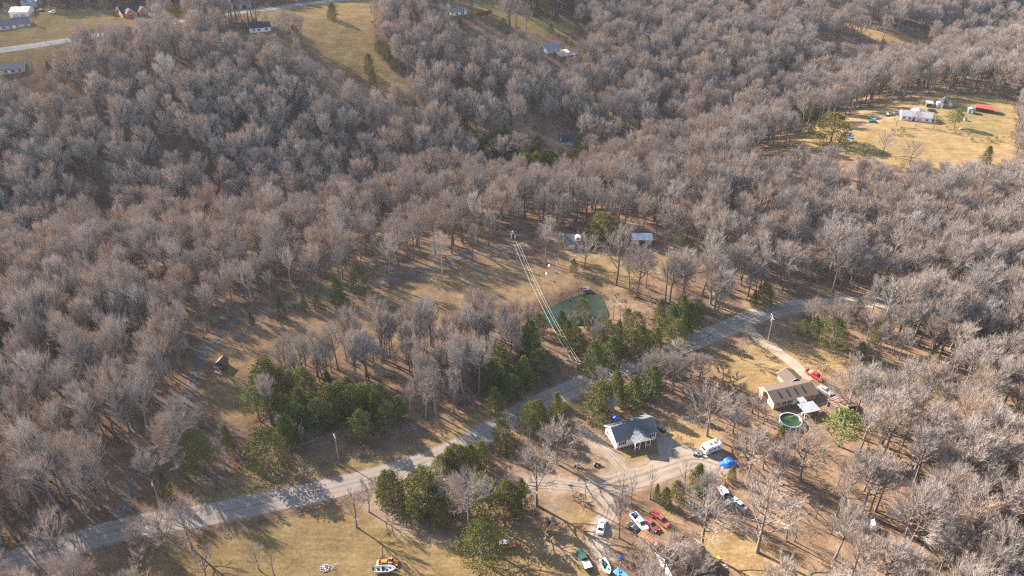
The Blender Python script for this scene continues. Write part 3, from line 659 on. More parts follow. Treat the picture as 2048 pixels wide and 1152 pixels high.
# ------------------------------------------------------------------ white house with the grey roof
o, rz, L = frame((1232, 898), (1311, 878)); D = 6.8
r = empty('white_house', o, rz, 'white sided house with dark grey gable roof and front porch', 'house')
wall, roof = gable(r, L, D, 3.0, 2.1, 'white_siding', 'grey_shingle', 0.35, along='x')
px0, px1 = 0.36 * L, 0.76 * L; pc = (px0 + px1) / 2
pr = MB(); hw_, rs = 2.85, 1.55
pr.prism([(px0 - .3, hw_ - .08), (pc, hw_ + rs), (px1 + .3, hw_ - .08), (px1 + .3, hw_ + .08), (pc, hw_ + rs + .16), (px0 - .3, hw_ + .08)], 'y', -2.5, 2.6)
po = pr.build('porch_roof', MAT['grey_shingle'], r)
g = MB().prism([(px0, hw_ - .02), (px1, hw_ - .02), (pc, hw_ + rs - .06)], 'y', -2.42, -2.30); g.build('gable_panel', MAT['white_siding'], po)
fb = MB().prism([(px0 - .3, hw_ - .24), (pc, hw_ + rs - .16), (px1 + .3, hw_ - .24), (px1 + .3, hw_ + .04), (pc, hw_ + rs + .12), (px0 - .3, hw_ + .04)], 'y', -2.56, -2.505); fb.build('fascia', MAT['white_trim'], po)
MB().box(px0, px1, -2.4, -0.01, -0.8, 0.28).build('porch_floor', MAT['deck_wood'], r)
for xx in (px0 + .12, pc - .9, pc + .9, px1 - .12): MB().box(xx - .07, xx + .07, -2.36, -2.22, .28, hw_ - .02).build('porch_post', MAT['white_trim'], r)
for k in range(9):
    xx = px0 + .3 + k * (px1 - px0 - .6) / 8
    if abs(xx - pc) > .85: MB().box(xx - .025, xx + .025, -2.31, -2.27, .28, 1.15).build('baluster', MAT['white_trim'], r)
for a, b in ((px0 + .19, pc - .97), (pc + .97, px1 - .19)): MB().box(a, b, -2.33, -2.25, 1.15, 1.23).build('porch_rail', MAT['white_trim'], r)
window(r, 0.15 * L, 0, 1.75, 1.15, 1.05, '-y', 'black_paint', 2); window(r, 0.88 * L, 0, 1.75, 1.15, 1.05, '-y', 'black_paint', 2)
window(r, 0.46 * L, 0, 1.5, 0.9, 1.0, '-y', None, 2); door(r, pc, 0, 0.28, '-y', 'maroon_paint')
window(r, 0, 0.25 * D, 1.5, 0.9, 1.0, '-x', None, 2); window(r, 0, 0.78 * D, 1.5, 0.8, 1.0, '-x', None, 2); door(r, 0, 0.5 * D, 0.2, '-x', 'grey_siding')
MB().box(-0.9, -0.08, 0.42 * D, 0.58 * D, -0.6, 0.18).build('side_step', MAT['grey_wood'], r)
window(r, L, 0.3 * D, 1.5, 1.0, 1.0, '+x', None, 2); door(r, L, 0.65 * D, 0.1, '+x', 'white_trim')
for xx, yy in ((0.30, 0.68), (0.72, 0.62), (0.87, 0.78)):
    zz = 3.0 + 2.1 * (1 - abs(yy - .5) * 2); MB().tube((xx * L, yy * D, zz), (xx * L, yy * D, zz + .55), .09).build('vent_pipe', MAT['steel'], roof)
MB().box(0.52 * L, 0.56 * L, .58 * D, .66 * D, 4.3, 5.4).build('flue', MAT['grey_siding'], roof)
occupy(o, rz, L, D, pad=2.2); occupy(o, rz, L, 3, 0, -3, 0.5); WH = (o.copy(), rz, L)

# blue sunshade behind it
x, y = loc_to_world(o, rz, 0.34 * L, D + 2.2); q = empty('patio_umbrella', (x, y, float(terr(x, y))), 0, 'blue patio umbrella behind the white house', 'umbrella')
MB().tube((0, 0, -.2), (0, 0, 2.9), .04).build('pole', MAT['steel'], q)
cn = MB(); cn.add([(math.cos(k * math.pi / 4), math.sin(k * math.pi / 4), 2.3) for k in range(8)] + [(0, 0, 2.95)] + [(math.cos(k * math.pi / 4), math.sin(k * math.pi / 4), 2.12) for k in range(8)], [(k, (k + 1) % 8, 8) for k in range(8)] + [(k + 9, (k + 1) % 8 + 9, (k + 1) % 8, k) for k in range(8)])
cn.build('canopy', MAT['tarp_blue'], q)

# ------------------------------------------------------------------ tan brick ranch house with deck
o, rz, L = frame((1546, 819), (1631, 797)); D = 7.2
r = empty('brick_house', o, rz, 'long tan brick house with low brown roof and rear deck', 'house')
wall, roof = gable(r, L, D, 2.5, 1.35, 'tan_brick', 'brown_shingle', 0.45)
for t in (0.18, 0.38, 0.56, 0.74):
    s = MB(); k = 1.35 / (D / 2); xx = t * L
    def rz_(yy): return 2.5 + k * yy + 0.17
    s.hexa([(xx, .9, rz_(.9)), (xx + .28, .9, rz_(.9)), (xx + .28, 3.0, rz_(3.0)), (xx, 3.0, rz_(3.0)), (xx, .9, rz_(.9) + .16), (xx + .28, .9, rz_(.9) + .16), (xx + .28, 3.0, rz_(3.0) + .16), (xx, 3.0, rz_(3.0) + .16)])
    s.build('skylight_strip', MAT['black_paint'], roof)
w2, r2 = gable(r, 5.2, 4.6, 2.45, 1.2, 'tan_brick', 'brown_shingle', 0.4, x0=0.62 * L, y0=D - 0.3, along='y'); 
window(r, 0.62 * L + 2.6, D + 4.3, 1.4, 1.4, 1.0, '+y', None, 2)
MB().box(-1.0, -0.02, 0.62 * D, 0.86 * D, -1, 3.6).build('chimney', MAT['tan_brick'], r)
for t, w in ((0.10, 1.0), (0.24, 1.2), (0.36, 1.2), (0.70, 1.3), (0.90, 1.0)): window(r, t * L, 0, 1.45, w, 1.0, '-y', None, 2)
door(r, 0.50 * L, 0, 0.15, '-y', 'white_trim', 1.7); window(r, 0, 0.3 * D, 1.4, 1.0, 1.0, '-x', None, 2)
MB().box(0.14 * L, 0.95 * L, -5.2, -0.02, -0.6, 0.12).build('deck', MAT['deck_wood'], r)
for k in range(14):
    xx = 0.14 * L + k * 0.81 * L / 13; MB().box(xx - .05, xx + .05, -5.17, -5.07, .12, 1.02).build('deck_post', MAT['deck_wood'], r)
MB().box(0.14 * L, 0.95 * L, -5.19, -5.05, 1.02, 1.10).build('deck_rail', MAT['deck_wood'], r)
def awning(nm, x0, x1, y0, y1, z0, z1):
    a = MB().hexa([(x0, y0, z0), (x1, y0, z0), (x1, y1, z1), (x0, y1, z1), (x0, y0, z0 + .1), (x1, y0, z0 + .1), (x1, y1, z1 + .1), (x0, y1, z1 + .1)]); ao = a.build(nm, MAT['pale_roof'], r)
    n = max(3, int((x1 - x0) / .5))
    for k in range(n + 1):
        xx = x0 + (x1 - x0) * k / n; MB().hexa([(xx - .02, y0, z0 + .1), (xx + .02, y0, z0 + .1), (xx + .02, y1, z1 + .1), (xx - .02, y1, z1 + .1), (xx - .02, y0, z0 + .14), (xx + .02, y0, z0 + .14), (xx + .02, y1, z1 + .14), (xx - .02, y1, z1 + .14)]).build('roof_seam', MAT['pale_roof'], ao)
    for xx in (x0 + .1, x1 - .1): MB().box(xx - .06, xx + .06, y0 + .05, y0 + .17, -.4, z0).build('awning_post', MAT['white_trim'], r)
awning('awning', 0.50 * L, 0.66 * L, -2.3, -0.1, 2.35, 2.5); awning('patio_roof', 0.42 * L, 0.78 * L, -6.3, -2.4, 2.05, 2.3)
for k, (a, b) in enumerate(((0.44, -5.0), (0.55, -4.4), (0.70, -5.4))):
    MB().box(a * L, a * L + .9, b, b + .7, .12, .85).build('patio_bench', MAT['grey_wood'], r)
occupy(o, rz, L, D, pad=2.4); occupy(o, rz, L, 6, 0, -6, 0.5); occupy(o, rz, 5, 5, .6 * L, D, 1)

# round pool, its green water
p = at(1580, 846); OCC.append((p.x, p.y, 5.5)); q = empty('swimming_pool', p, 0, 'round above ground pool of murky green water beside the brick house', 'pool')
n = 28; R1, R0 = 3.1, 2.95
def ring(mb, ra, rb, z0, z1):
    V = []; 
    for k in range(n): a = 2 * math.pi * k / n; V += [(ra * math.cos(a), ra * math.sin(a), z0), (ra * math.cos(a), ra * math.sin(a), z1), (rb * math.cos(a), rb * math.sin(a), z1), (rb * math.cos(a), rb * math.sin(a), z0)]
    Fc = []
    for k in range(n):
        i, j = 4 * k, 4 * ((k + 1) % n)
        for s in range(4): Fc.append((i + s, i + (s + 1) % 4, j + (s + 1) % 4, j + s))
    return mb.add(V, Fc)
ring(MB(), R1, R0, -.4, 1.15).build('pool_wall', MAT['pool_blue'], q); ring(MB(), R1 + .04, R0 - .02, 1.152, 1.20).build('pool_rim', MAT['grey_siding'], q)
MB().tube((0, 0, -.3), (0, 0, .72), R0 - .01, n=n).build('pool_water', MAT['pool_green'], q)
ld = MB(); 
for s in (-.25, .25): ld.tube((2.3, s, -.2), (2.8, s, 1.9), .04); ld.tube((2.8, s, 1.9), (3.5, s, -.2), .04)
for k in range(4): ld.tube((3.43 - .13 * k, -.25, .1 + .4 * k), (3.43 - .13 * k, .25, .1 + .4 * k), .03)
ld.build('ladder', MAT['white_trim'], q)

# ------------------------------------------------------------------ smaller and far buildings
def shed(name, A, B, D, hw, rise, wmat, rmat, label, cat, over=0.2, seams=0, wins=(), doors=(), along='x', chim=False, trim=None, pad=1.0, occ=True):
    o, rz, L = frame(A, B); r = empty(name, o, rz, label, cat)
    w, rf = gable(r, L, D, hw, rise, wmat, rmat, over, along=along, seams=seams, trim=trim)
    for t, wd, ht, zz in wins: window(r, t * L, 0, zz, wd, ht, '-y', None, 2)
    for t, m, wd in doors: door(r, t * L, 0, 0.1, '-y', m, wd)
    if chim: MB().box(.3 * L, .3 * L + .8, .55 * D, .55 * D + .7, hw, hw + rise + .9).build('chimney', MAT['red_brick'], rf)
    if occ: occupy(o, rz, L, D, pad=pad)
    return r, o, rz, L, w, rf
# dark cabin standing on the meadow
r, o, rz, L, w, rf = shed('cabin', (434, 738), (450, 740), 2.8, 2.2, 1.0, 'dark_wood', 'dark_wood', 'small dark wooden cabin with lower porch roof alone on the meadow', 'cabin', 0.3, wins=((.75, .5, .6, 1.4),), doors=((.35, 'grey_wood', .8),), along='y')
MB().hexa([(-.2, -1.9, 1.75), (L + .2, -1.9, 1.75), (L + .2, -.32, 2.1), (-.2, -.32, 2.1), (-.2, -1.9, 1.85), (L + .2, -1.9, 1.85), (L + .2, -.32, 2.2), (-.2, -.32, 2.2)]).build('porch_roof', MAT['navy_shingle'], r)
for xx in (0, L): MB().box(xx - .06, xx + .06, -1.85, -1.73, -.4, 1.76).build('porch_post', MAT['dark_wood'], r)
MB().box(-.1, L + .1, -1.9, -.02, -.5, .15).build('porch_floor', MAT['deck_wood'], r)
# cottage and sheds behind the pond
r, o, rz, L, w, rf = shed('cottage', (1129, 499), (1181, 498), 7.0, 2.5, 2.3, 'cream_siding', 'grey_shingle', 'cottage with grey roof and white dormer behind the pond', 'house', .4, wins=((.12, 1.0, 1.0, 1.4), (.78, 1.2, 1.0, 1.4), (.92, .8, 1.0, 1.4)), doors=((.45, 'dark_wood', 1.0),), trim='white_trim', pad=2)
d_ = MB().prism([(.40 * L, 3.3), (.40 * L + 2.1, 3.3), (.40 * L + 2.1, 4.6), (.40 * L + 1.05, 5.1), (.40 * L, 4.6)], 'y', 1.0, 2.9); dm = d_.build('dormer', MAT['white_siding'], r); MB().box(.40 * L + .6, .40 * L + 1.5, .93, .995, 3.7, 4.5).build('pane', MAT['pane_glass'], dm)
MB().box(.25 * L, .75 * L, -2.0, -.02, -.5, .2).build('porch_floor', MAT['grey_wood'], r)
r, o, rz, L, w, rf = shed('metal_shed', (1264, 490), (1303, 491), 5.2, 2.4, 1.2, 'grey_siding', 'metal_roof', 'long shed with pale shining metal roof right of the cottage', 'shed', .25, seams=9, doors=((.5, 'dark_wood', 2.2),), pad=1.5)
shed('small_shed', (1022, 478), (1031, 478), 2.2, 1.9, .8, 'white_siding', 'pale_roof', 'tiny white shed beside the drive above the power pole', 'shed', .15, doors=((.5, 'black_paint', .8),), along='y')
shed('outbuilding', (1154, 470), (1169, 470), 3.0, 2.0, .6, 'cream_siding', 'red_roof', 'low red roofed outbuilding just behind the cottage', 'shed', .15, doors=((.5, 'dark_wood', 1.0),))
# rusty shed beside the brick house
r, o, rz, L, w, rf = shed('rusty_shed', (1656, 812), (1676, 832), 6.2, 2.3, .75, 'dark_wood', 'rust_roof', 'open shed with rusty metal roof right of the brick house', 'shed', .4, seams=7, pad=1.5, trim='pale_roof')
door(r, L, 3.0, 0, '+x', 'black_paint', 3.6, 2.1)  # black sheet across the open front, painted for the shade inside
# rusty strip shed and the half hidden brown house at the bottom
r, o, rz, L, w, rf = shed('strip_shed', (1276, 1079), (1308, 1104), 2.4, 1.5, .35, 'grey_wood', 'rust_strip', 'long low shed with rusty orange roof below the parked cars', 'shed', .2, seams=8, doors=((.25, 'grey_wood', .9), (.7, 'grey_wood', .9)), pad=.6)
r, o, rz, L, w, rf = shed('brown_house', (1345, 1166), (1418, 1138), 7.0, 2.4, 1.5, 'cream_siding', 'maroon_roof', 'house with brown red roof behind bare trees at the bottom', 'house', .4, wins=((.15, 1.0, 1.0, 1.4), (.4, 1.2, 1.0, 1.4), (.85, 1.0, 1.0, 1.4)), doors=((.6, 'white_trim', 1.0),), trim='white_trim', pad=.3)
# dark house on the cut in the middle wood
shed('roadside_house', (1124, 289), (1146, 291), 6.5, 2.4, 2.0, 'grey_siding', 'navy_shingle', 'small dark roofed house among trees beside the bare track', 'house', .3, wins=((.3, 1.0, 1.0, 1.4), (.8, 1.0, 1.0, 1.4)), pad=2)
shed('wood_house', (1094, 108), (1120, 106), 8, 3.6, 2.4, 'grey_siding', 'pale_roof', 'grey two storey house in the far wood below a green lawn', 'house', .4, wins=((.2, 1.2, 1.2, 1.6), (.5, 1.2, 1.2, 1.6), (.8, 1.2, 1.2, 1.6)), pad=3, trim='white_trim')
shed('garage', (1117, 113), (1139, 112), 6, 2.4, 1.0, 'cream_siding', 'cream_siding', 'low tan garage in front of the grey wood house', 'garage', .3, doors=((.3, 'white_trim', 2.4), (.7, 'white_trim', 2.4)), pad=2)
shed('orange_shed', (1146, 115), (1158, 115), 4, 2.2, .8, 'rust_strip', 'pale_roof', 'small rust coloured shed right of the tan garage', 'shed', .2, doors=((.5, 'dark_wood', 1.0),), pad=1)
# top left
shed('blue_roof_house', (-4, 62), (62, 52), 9, 2.6, 2.2, 'grey_siding', 'navy_shingle', 'long ranch house with dark blue roof at the far left edge', 'house', .5, wins=((.2, 1.6, 1.2, 1.5), (.4, 1.4, 1.2, 1.5), (.6, 1.4, 1.2, 1.5), (.85, 1.6, 1.2, 1.5)), doors=((.5, 'white_trim', 1.0),), trim='white_trim', pad=3)
shed('metal_barn', (22, 36), (58, 33), 12, 3.4, 1.6, 'white_siding', 'metal_roof', 'white metal barn behind the dark blue roofed ranch house', 'barn', .3, seams=10, doors=((.3, 'grey_siding', 3.0), (.7, 'grey_siding', 3.0)), pad=3)
shed('pale_barn', (44, 16), (74, 14), 10, 3.0, 1.4, 'grey_siding', 'pale_roof', 'pale blue roofed barn farthest back at the top left', 'barn', .3, seams=8, doors=((.5, 'grey_wood', 3.0),), pad=3)
r, o, rz, L, w, rf = shed('brick_home', (246, 36), (290, 30), 9, 3.0, 3.0, 'red_brick', 'navy_shingle', 'brick home with navy roof and two front gables by the lawn', 'house', .4, wins=((.5, 1.2, 1.2, 1.5),), doors=((.62, 'white_trim', 1.0),), trim='white_trim', pad=3)
for t in (.12, .70):
    w2, r2 = gable(r, 5.0, 2.4, 3.0, 2.4, 'red_brick', 'navy_shingle', .3, x0=t * L, y0=-2.2, along='y'); window(r, t * L + 2.5, -2.2, 1.5, 1.6, 1.3, '-y', None, 2)
shed('steep_house', (330, 23), (352, 21), 9, 3.2, 4.0, 'red_brick', 'navy_shingle', 'steep dark roofed house right of the brick home', 'house', .4, wins=((.3, 1.2, 1.2, 1.5), (.7, 1.2, 1.2, 1.5)), along='y', trim='white_trim', pad=3)
shed('long_barn', (458, 20), (503, 16), 10, 3.0, 1.2, 'grey_siding', 'pale_roof', 'long grey metal roofed barn above the highway', 'barn', .3, seams=10, doors=((.3, 'dark_wood', 3.0), (.7, 'dark_wood', 3.0)), pad=2)
shed('field_house', (500, 66), (542, 62), 8, 2.6, 2.0, 'white_siding', 'navy_shingle', 'dark roofed house at the left end of the gold field', 'house', .4, wins=((.2, 1.2, 1.2, 1.4), (.45, 1.2, 1.2, 1.4), (.8, 1.4, 1.2, 1.4)), doors=((.6, 'white_trim', 1.0),), trim='white_trim', pad=3)
shed('roadside_home', (4, 150), (50, 143), 8, 2.5, 1.8, 'grey_siding', 'navy_shingle', 'low dark roofed home below the highway at the left edge', 'house', .4, wins=((.2, 1.4, 1.1, 1.4), (.5, 1.4, 1.1, 1.4), (.8, 1.2, 1.1, 1.4)), doors=((.35, 'white_trim', 1.0),), trim='white_trim', pad=3)
shed('far_cottage', (905, 32), (934, 29), 7, 2.5, 1.6, 'white_siding', 'pale_roof', 'pale roofed cottage at the top centre beside the lawn', 'house', .3, wins=((.3, 1.2, 1.1, 1.4), (.7, 1.2, 1.1, 1.4)), pad=2)
shed('red_shed', (962, 35), (985, 33), 5, 2.2, 1.2, 'red_brick', 'maroon_roof', 'red brown shed on the lawn at the top centre', 'shed', .3, doors=((.5, 'dark_wood', 1.6),), pad=2)
# farm at the right
r, o, rz, L, w, rf = shed('farmhouse', (1801, 240), (1862, 246), 7.5, 2.6, 1.7, 'white_siding', 'pale_roof', 'long white farmhouse with grey roof in the gold yard', 'house', .35, wins=((.1, 1.2, 1.2, 1.4), (.28, 1.2, 1.2, 1.4), (.6, 1.4, 1.2, 1.4), (.85, 1.2, 1.2, 1.4)), doors=((.42, 'black_paint', 1.2),), trim='white_trim', pad=2)
gable(r, 7, 5, 2.5, 1.3, 'white_siding', 'pale_roof', .3, x0=.36 * L, y0=7.2, along='y', trim=None)
shed('white_shed', (1872, 215), (1885, 216), 3.5, 2.3, 1.0, 'white_siding', 'metal_roof', 'white shed with bright roof, largest behind the farmhouse', 'shed', .15, doors=((.5, 'grey_siding', 1.2),), along='y', pad=1)
shed('grey_shed', (1895, 213), (1904, 214), 2.6, 2.1, .8, 'grey_siding', 'pale_roof', 'small grey blue shed right of the white shed', 'shed', .15, doors=((.5, 'white_trim', .9),), along='y', pad=1)
shed('privy_shed', (1886, 206), (1894, 206), 2.2, 2.1, .6, 'grey_siding', 'pale_roof', 'smallest grey shed farthest back in the farm yard', 'shed', .15, doors=((.5, 'dark_wood', .8),), along='y', pad=1)
shed('blue_shed', (1936, 227), (1949, 228), 3, 2.2, .7, 'pool_blue', 'pale_roof', 'light blue shed left of the red roofed barn', 'shed', .15, doors=((.5, 'white_trim', 1.0),), along='y', pad=1)
shed('red_barn', (1950, 222), (1985, 228), 5, 2.3, 1.0, 'dark_wood', 'red_roof', 'low open barn with bright red roof at the far right', 'barn', .4, seams=6, doors=((.5, 'black_paint', 3.5),), pad=1)  # the black door panel is painted shade filling the barn's open front
r, o, rz, L, w, rf = shed('carport', (1851, 214), (1864, 215), 5, 2.2, .5, 'steel', 'metal_roof', 'white roofed carport behind the farmhouse', 'carport', .2, doors=((.5, 'black_paint', 2.4),), pad=1)  # black panel built as a door: painted shade under the open carport
shed('wood_shed', (1741, 1062), (1751, 1064), 1.8, 1.7, .5, 'white_siding', 'metal_roof', 'small white shed half hidden in the lower right wood', 'shed', .1, doors=((.5, 'grey_wood', .7),), along='y', pad=.5)
# ------------------------------------------------------------------ vehicles
def loft(mb, st):
    """closed body through cross-sections (x, half width, z low, z waist, z top, half width at top)"""
    V = []; n = 8
    for x, hw, z0, zm, z1, ht in st: V += [(x, -hw * .94, z0), (x, -hw, zm), (x, -ht, z1 - .02), (x, -ht * .86, z1), (x, ht * .86, z1), (x, ht, z1 - .02), (x, hw, zm), (x, hw * .94, z0)]
    Fc = [tuple(range(n)), tuple(range((len(st) - 1) * n + n - 1, (len(st) - 1) * n - 1, -1))]
    for i in range(len(st) - 1):
        for j in range(n): a = i * n + j; b = i * n + (j + 1) % n; Fc.append((a, a + n, b + n, b))
    return mb.add(V, Fc)

def slabquad(mb, P, t=0.015):
    P = [Vector(p) for p in P]; nrm = (P[1] - P[0]).cross(P[3] - P[0]).normalized()
    return mb.hexa([p + nrm * .004 for p in P] + [p + nrm * t for p in P])

def glasshouse(r, x0, x1, t0, t1, z0, z1, hb, ht, mat, side=2):
    """cabin of a vehicle with its windows: base from x0 to x1, roof from t0 to t1"""
    c = MB().hexa([(x0, -hb, z0), (x1, -hb, z0), (x1, hb, z0), (x0, hb, z0), (t0, -ht, z1), (t1, -ht, z1), (t1, ht, z1), (t0, ht, z1)]); co = c.build('cabin', MAT[mat], r, bevel=.04)
    def L3(a, b, t): return tuple(a[i] + (b[i] - a[i]) * t for i in range(3))
    def face(a, b, c_, d, u0, u1, v0, v1):
        def pt(u, v): return L3(L3(a, b, u), L3(d, c_, u), v)
        return [pt(u0, v0), pt(u1, v0), pt(u1, v1), pt(u0, v1)]
    slabquad(MB(), face((x1, -hb, z0), (x1, hb, z0), (t1, ht, z1), (t1, -ht, z1), .08, .92, .08, .90)).build('windshield', MAT['dark_glass'], r)
    slabquad(MB(), face((x0, hb, z0), (x0, -hb, z0), (t0, -ht, z1), (t0, ht, z1), .10, .90, .12, .88)).build('rear_window', MAT['dark_glass'], r)
    for k in range(side):
        a, b = .05 + .90 * k / side + .015, .05 + .90 * (k + 1) / side - .015
        slabquad(MB(), face((x0, -hb, z0), (x1, -hb, z0), (t1, -ht, z1), (t0, -ht, z1), a, b, .12, .86)).build('side_window', MAT['dark_glass'], r)
        slabquad(MB(), face((x1, hb, z0), (x0, hb, z0), (t0, ht, z1), (t1, ht, z1), 1 - b, 1 - a, .12, .86)).build('side_window', MAT['dark_glass'], r)
    return co

def wheels(r, xs, hw, rad=.33, wd=.24):
    for x in xs:
        for s in (-1, 1):
            w = MB().tube((x, s * (hw - wd), rad), (x, s * (hw + .02), rad), rad, n=14).build('wheel', MAT['rubber'], r)
            MB().tube((x, s * (hw + .005), rad), (x, s * (hw + .035), rad), rad * .58, n=10).build('rim', MAT['steel'], w)

def lights(r, xf, xr, y, zf, zr):
    for s in (-1, 1):
        MB().box(xf - .05, xf + .015, s * y - .17, s * y + .17, zf - .07, zf + .07).build('headlight', MAT['lamp_glass'], r)
        MB().box(xr - .015, xr + .05, s * y - .12, s * y + .12, zr - .09, zr + .09).build('taillight', MAT['lamp_red'], r)

def spot(front, rear, L, dz=0.0):
    """stand a vehicle so that it points from one ground pixel to another"""
    f, b = at(*front), at(*rear); c = (f + b) / 2; d = f - b
    c.z = float(terr(c.x, c.y)) + dz; OCC.append((c.x, c.y, 3.6)); return c, math.atan2(d.y, d.x)

def car(name, kind, mat, front, rear, label, cat='car', cover=None, dz=0.06):
    c, rz = spot(front, rear, 4.6); r = empty(name, c, rz, label, cat)
    if kind == 'sedan':
        b = loft(MB(), [(-2.35, .70, .38, .55, .74, .62), (-2.2, .86, .26, .60, .92, .74), (-1.3, .91, .22, .62, .98, .80), (.9, .91, .22, .62, .96, .80), (1.7, .90, .24, .60, .86, .76), (2.2, .84, .28, .55, .74, .68), (2.36, .70, .36, .52, .64, .58)])
        b.build('body', MAT[mat], r, smooth=False); glasshouse(r, -1.75, 1.10, -1.0, .25, .95, 1.42, .76, .58, mat)
        wheels(r, (-1.4, 1.42), .86, .32); lights(r, 2.33, -2.33, .56, .62, .72)
        MB().box(2.3, 2.42, -.75, .75, .3, .46).build('bumper', MAT[mat], r); MB().box(-2.42, -2.3, -.75, .75, .32, .5).build('bumper', MAT[mat], r)
    elif kind == 'suv':
        b = loft(MB(), [(-2.1, .80, .45, .7, 1.05, .74), (-1.9, .88, .40, .75, 1.12, .80), (.7, .88, .40, .75, 1.12, .80), (1.9, .86, .42, .72, 1.06, .76), (2.08, .78, .48, .66, .96, .70)])
        b.build('body', MAT[mat], r); glasshouse(r, -2.02, .95, -1.92, .45, 1.10, 1.78, .78, .70, cover or mat, 3)
        wheels(r, (-1.3, 1.32), .86, .38); lights(r, 2.06, -2.1, .60, .82, .85); MB().box(2.05, 2.22, -.8, .8, .45, .62).build('bumper', MAT['black_paint'], r); MB().box(-2.34, -2.1, -.3, .3, .6, 1.2).build('spare_wheel', MAT['rubber'], r)
    elif kind in ('pickup', 'flatbed'):
        b = loft(MB(), [(-.62, .95, .42, .72, 1.10, .86), (1.2, .95, .42, .72, 1.10, .86), (1.35, .95, .42, .72, 1.08, .84), (2.65, .93, .44, .70, 1.02, .80), (2.85, .82, .5, .66, .92, .72)])
        b.build('body', MAT[mat], r); glasshouse(r, -.60, 1.55, -.48, .78, 1.08, 1.74, .82, .68, mat, 2)
        bd = MB()
        if kind == 'pickup':
            bd.box(-2.85, -.66, -.95, -.84, .5, 1.14).box(-2.85, -.66, .84, .95, .5, 1.14).box(-2.95, -2.85, -.95, .95, .5, 1.12).box(-.72, -.64, -.84, .84, .7, 1.14); bd.build('bed', MAT[mat], r)
            MB().box(-2.85, -.72, -.84, .84, .55, .72).build('bed_floor', MAT['black_paint'], r)
            if cover: MB().box(-2.9, -.68, -.93, .93, 1.145, 1.22).build('bed_cover', MAT[cover], r, bevel=.02)
        else:
            bd.box(-2.9, -.66, -1.0, 1.0, .86, .96); bd.build('flatbed', MAT['maroon_paint'], r)
            for s in (-1, 1):
                for x in (-2.8, -2.1, -1.4, -.75): MB().box(x - .04, x + .04, s * .97 - .04, s * .97 + .04, .96, 1.5).build('stake', MAT['red_paint'], r)
                for z in (1.15, 1.42): MB().box(-2.85, -.7, s * .97 - .02, s * .97 + .02, z, z + .08).build('side_rail', MAT['red_paint'], r)
        wheels(r, (-1.85, 1.85), .92, .38); lights(r, 2.82, -2.92, .66, .82, .85); MB().box(2.83, 2.98, -.88, .88, .45, .64).build('bumper', MAT['steel'], r); MB().box(-3.08, -2.96, -.88, .88, .45, .6).build('bumper', MAT['steel'], r)
    return r
car('white_sedan', 'sedan', 'white_paint', (1206, 1041), (1199, 1072), 'white sedan parked on the gravel drive', 'car')
wp = car('white_pickup', 'pickup', 'white_paint', (1294, 1066), (1264, 1030), 'white pickup truck parked left of the dark red car', 'pickup')
for x, y, z, m in ((-1.0, .3, .5, 'steel'), (-1.9, -.3, .4, 'black_paint'), (-2.3, .35, .35, 'tarp_blue')): MB().box(x - .35, x + .35, y - .3, y + .3, .72, .72 + z).build('bed_load', MAT[m], wp)
car('dark_red_car', 'sedan', 'maroon_paint', (1314, 1064), (1290, 1040), 'faded dark red car between white pickup and red flatbed truck', 'car')
car('flatbed_truck', 'flatbed', 'faded_red', (1334, 1054), (1306, 1030), 'faded red flatbed truck, rightmost of three in a row', 'truck')
car('orange_offroader', 'suv', 'orange_paint', (1031, 1092), (999, 1094), 'orange off-roader with tan top beside the round olive cedar', 'car', 'tan_cover')
car('green_pickup', 'pickup', 'green_paint', (1159, 1106), (1176, 1140), 'dark green pickup with tan bed cover on bare grass', 'pickup', 'tan_cover')
car('blue_car', 'sedan', 'blue_paint', (1234, 1146), (1258, 1166), 'bright blue car cut by the bottom edge', 'car')
car('black_car', 'sedan', 'black_paint', (1262, 1052), (1278, 1070), 'black car beside the bush left of the white pickup', 'car')
car('white_truck', 'pickup', 'white_paint', (1442, 980), (1458, 1006), 'white pickup with dark bed below the blue tarp', 'pickup', 'black_paint')
car('silver_car', 'sedan', 'silver_paint', (1468, 1002), (1486, 1020), 'silver car behind the white pickup in the trees', 'car')
rp = car('red_pickup', 'pickup', 'red_paint', (1645, 764), (1613, 744), 'bright red pickup at the end of the concrete driveway', 'pickup')
MB().box(-2.0, -1.1, -.5, .5, .72, 1.3).build('bed_load', MAT['white_trim'], rp)
car('grey_car', 'sedan', 'silver_paint', (1658, 789), (1642, 778), 'grey car between the brick house and rusty shed', 'car')
car('farm_car', 'sedan', 'silver_paint', (1752, 239), (1738, 236), 'pale car parked left of the farm drive', 'car')
car('green_car', 'sedan', 'green_paint', (1738, 245), (1752, 246), 'dark green car nearest on the farm drive', 'car')
car('black_suv', 'suv', 'black_paint', (1770, 233), (1782, 231), 'black car beside the farmhouse, left of two', 'car')
car('dark_suv', 'suv', 'black_paint', (1784, 231), (1794, 229), 'black car beside the farmhouse, right of two', 'car')
car('yard_car', 'sedan', 'black_paint', (1858, 222), (1868, 224), 'dark car behind the white farmhouse', 'car')
car('white_van', 'suv', 'white_paint', (100, 27), (112, 26), 'white truck on the lawn at the top left', 'truck', 'teal_paint')
car('far_car', 'sedan', 'maroon_paint', (78, 22), (88, 23), 'dark red car beside the pale blue barn', 'car')
car('shade_car', 'sedan', 'blue_paint', (1700, 276), (1692, 274), 'blue car in the shade of the big farm cedar', 'car')

